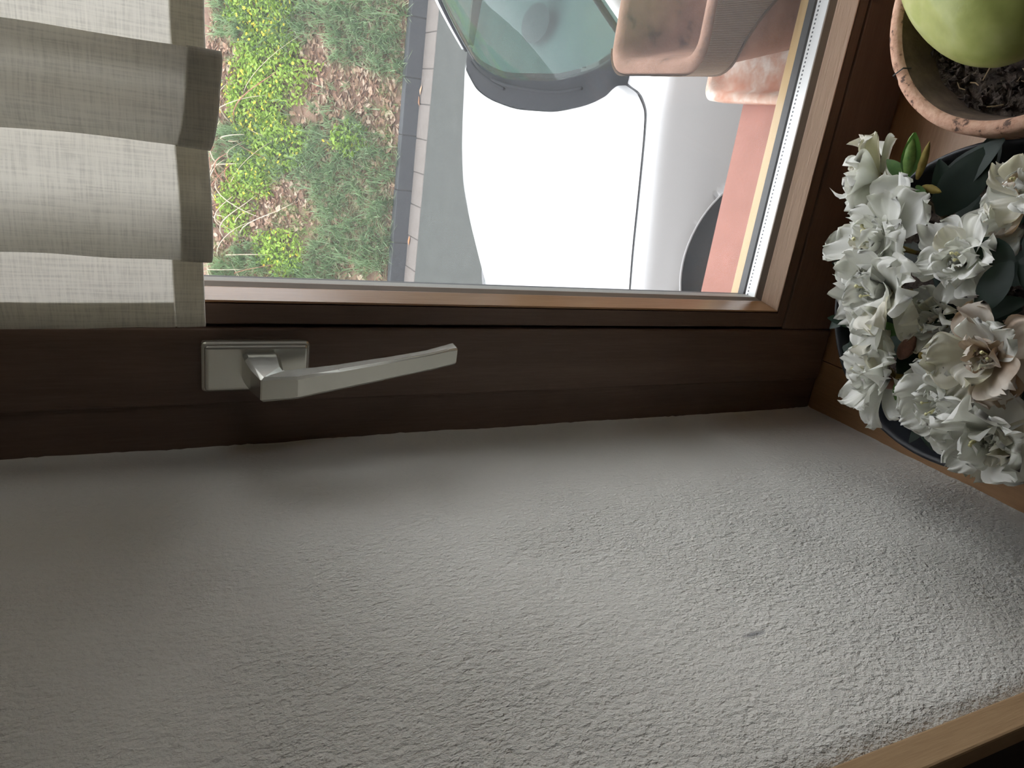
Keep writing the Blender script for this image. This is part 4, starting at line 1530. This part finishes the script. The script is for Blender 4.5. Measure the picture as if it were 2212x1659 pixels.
# rolled lip and dark liner of the near wheel arch
for (yn, sgn) in ((1.575, 1), (3.395, -1)):
    pts = [C((ACX + ACR * math.cos(a), (near_side(ACX + ACR * math.cos(a), ACH + ACR * math.sin(a)) if sgn > 0 else yn - 0.01) + sgn * 0.004, ACH + ACR * math.sin(a))) for a in [math.radians(-15 + 210 * k / 40) for k in range(41)]]
    tube('arch_lip', pts, 0.006, MAT['paint'], car, 6)
    grid('arch_liner', lambda u, v, yn=yn, sgn=sgn: C((ACX + (ACR + 0.004) * math.cos(math.radians(-10 + 200 * u)), yn + sgn * (0.02 + 0.24 * v), ACH + (ACR + 0.004) * math.sin(math.radians(-10 + 200 * u)))), 30, 2, MAT['car_black'], car)


def wheel(x, y, sgn):
    e = empty('wheel', C((x, y, 0.312)), car)
    n = 48
    prof = [(-0.09, 0.20), (-0.095, 0.235), (-0.085, 0.285), (-0.06, 0.306), (0.06, 0.306), (0.085, 0.285), (0.095, 0.235), (0.09, 0.20)]
    vs, fs = [], []
    for (yy, r) in prof:
        for k in range(n):
            a = 6.283185 * k / n
            vs.append((r * math.cos(a), yy, r * math.sin(a)))
    for i in range(len(prof) - 1):
        for k in range(n):
            k2 = (k + 1) % n
            fs.append((i * n + k, i * n + k2, (i + 1) * n + k2, (i + 1) * n + k))
    mesh('tyre', vs, fs, MAT['tyre'], e, True)
    prof = [(-0.07, 0.0), (-0.075, 0.05), (-0.06, 0.08), (-0.055, 0.16), (-0.075, 0.195), (-0.088, 0.203)]
    vs, fs = [], []
    for (yy, r) in prof:
        for k in range(n):
            a = 6.283185 * k / n
            vs.append((r * math.cos(a), yy * sgn, r * math.sin(a)))
    for i in range(len(prof) - 1):
        for k in range(n):
            if 2 <= i <= 2 and (k % 8) in (0, 1, 2):
                continue
            k2 = (k + 1) % n
            fs.append((i * n + k, i * n + k2, (i + 1) * n + k2, (i + 1) * n + k))
    mesh('rim', vs, fs, MAT['rim'], e, True)


for x in (ACX, 2.32):
    wheel(x, 1.70, 1)
    wheel(x, 3.26, -1)

# bumper wrapped around the nose
def bumper(u, v):
    a = math.pi * u
    x = -0.45 - 0.48 * math.sin(a) ** 0.75
    y = 2.48 - 0.84 * math.cos(a)
    h = 0.20 + (0.70 - 0.20) * v
    k = 1 - 0.06 * (2 * v - 1) ** 2
    return C((-0.45 + (x + 0.45) * k, 2.48 + (y - 2.48) * (0.985 + 0.015 * k), h))


grid('bumper', bumper, 40, 8, MAT['paint'], car)
for s in (-1, 1):
    v, f = tube_geo([C((-0.80, 2.48 + s * 0.42, 0.68)), C((-0.70, 2.48 + s * 0.55, 0.70)), C((-0.56, 2.48 + s * 0.66, 0.72))], [0.05, 0.07, 0.04], 10)
    mesh('headlamp', v, f, MAT['lamp_clear'], car, True)

# scuttle (black cowl) between bonnet and windscreen
gb = hermite([1.70, 1.881, 1.996, 2.219, 2.557, 2.893, 3.13, 3.25], [0.60, 0.482, 0.449, 0.423, 0.426, 0.470, 0.538, 0.60])


def gbh(y):
    return 1.03 - 0.05 * (abs(y - 2.48) / 0.7) ** 2


def cowl(u, v):
    y = 1.70 + 1.64 * u
    xa = xr(y) + 0.004
    xb = gb(y) + 0.012
    ha = top_h(min(xa, 0.6), y) - 0.006
    hb_ = gbh(y) - 0.004
    return C((xa + (xb - xa) * v, y, ha + (hb_ - ha) * v - 0.012 * math.sin(math.pi * v)))


grid('scuttle_panel', cowl, 60, 6, MAT['car_black'], car)
for (ya, yb, off) in ((2.00, 2.75, 0.5), (2.62, 3.08, 0.55)):
    pts = []
    for k in range(13):
        y = ya + (yb - ya) * k / 12
        p = Vector(cowl((y - 1.70) / 1.64, off + 0.25 * (k / 12) * (1 if ya < 2.3 else 1)))
        pts.append(p + Vector((0, 0, 0.022)))
    tube('wiper', pts, 0.007, MAT['car_black'], car, 6)

# cabin: windscreen, pillars, roof, side glass, doors, tail
TX, TH = 1.12, 1.43


def screen(u, v):
    y0_ = 1.74 + 1.48 * u
    yt = 1.93 + 1.10 * u
    xb, xt = gb(y0_), TX - 0.10 * (1 - (2 * u - 1) ** 2)
    h0_, ht = gbh(y0_), TH - 0.03 * (2 * u - 1) ** 2
    bow = 0.035 * math.sin(math.pi * v)
    return C((xb + (xt - xb) * v - bow * 0.5, y0_ + (yt - y0_) * v, h0_ + (ht - h0_) * v + bow))


grid('windscreen', screen, 30, 16, MAT['car_glass'], car)
for s, u in ((-1, 0.0), (1, 1.0)):
    pts = [Vector(screen(u, k / 12)) + Vector((0.004, s * 0.016, 0.002)) for k in range(13)]
    tube('windscreen_pillar', pts, [0.024 - 0.004 * (k / 12) for k in range(13)], MAT['paint'], car, 8)
    pts = [Vector(screen(abs(u - 0.022), k / 12)) + Vector((0, 0, 0.004)) for k in range(13)]
    tube('windscreen_seal', pts, 0.011, MAT['car_black'], car, 6)
grid('roof', lambda u, v: C((TX - 0.10 * (1 - (2 * v - 1) ** 2) + (2.55 - TX) * u, (1.93 + 1.10 * v), TH - 0.03 * (2 * v - 1) ** 2 + 0.05 * math.sin(math.pi * u * 0.8))), 16, 16, MAT['paint'], car)
for (yb, yt) in ((1.63, 1.93), (3.33, 3.03)):
    nm = 'door'
    sg = 1 if yb < 2 else -1
    for (xa, xb) in ((0.604, 1.46), (1.465, 1.95)):
        grid(nm, lambda u, v, xa=xa, xb=xb, yb=yb, sg=sg: C((xa + (xb - xa) * u, yb - sg * (0.06 * math.sin(math.pi * min(1, 0.12 + 0.9 * v)) - 0.02), 0.20 + 0.73 * v)), 12, 14, MAT['paint'], car)
    grid('side_window', lambda u, v, yb=yb, yt=yt: C((0.60 + (1.05 - 0.60) * v + (1.95 - 0.60 - 0.45 * v) * u, yb + (yt - yb) * v, 0.93 + 0.46 * v)), 8, 6, MAT['car_glass'], car)
    grid('quarter_panel', lambda u, v, yb=yb, sg=sg: C((1.955 + 0.85 * u, yb + sg * 0.10 * u * u - sg * (0.06 * math.sin(math.pi * min(1, 0.12 + 0.9 * v)) - 0.02), 0.62 + 0.31 * v)), 10, 10, MAT['paint'], car)
    grid('rear_side_glass', lambda u, v, yb=yb, yt=yt: C((1.95 + (0.80 - 0.2 * v) * u, yb + (yt - yb) * v, 0.93 + 0.46 * v)), 6, 6, MAT['car_glass'], car)
grid('tailgate', lambda u, v: C((2.80 - 0.25 * v, 1.70 + 1.56 * u + (0.5 - u) * 0.5 * v, 0.40 + 1.03 * v)), 10, 8, MAT['paint'], car)
grid('underbody', lambda u, v: C((-0.6 + 3.3 * u, 1.72 + 1.5 * v, 0.19)), 2, 2, MAT['car_black'], car)
# dashboard seen through the windscreen
grid('dashboard', lambda u, v: C((gb(1.85 + 1.26 * u) + 0.03 + 0.42 * v, 1.85 + 1.26 * u, 0.985 - 0.04 * v + 0.03 * math.sin(math.pi * u) * (1 - v))), 20, 8, MAT['dash'], car)
v, f = [], []
grid('instrument_recess', lambda u, v: C((0.64 + 0.075 * v * math.cos(6.2832 * u), 2.40 + 0.12 * v * math.sin(6.2832 * u), 1.022 + 0.012 * (1 - v))), 24, 4, MAT['dash_dark'], car)
grid('dash_strip', lambda u, v: C((0.735 + 0.045 * v + 0.05 * (2 * u - 1) ** 2, 2.26 + 0.22 * u, 1.03 + 0.03 * v)), 10, 3, MAT['dash_pale'], car)  # pale curved strip set on the dashboard, not a known part
box('front_seat', C((1.02, 1.80, 0.35)), C((1.30, 2.30, 1.02)), MAT['dash'], car, 0.05)
box('front_seat', C((1.02, 2.66, 0.35)), C((1.30, 3.16, 1.02)), MAT['dash'], car, 0.05)
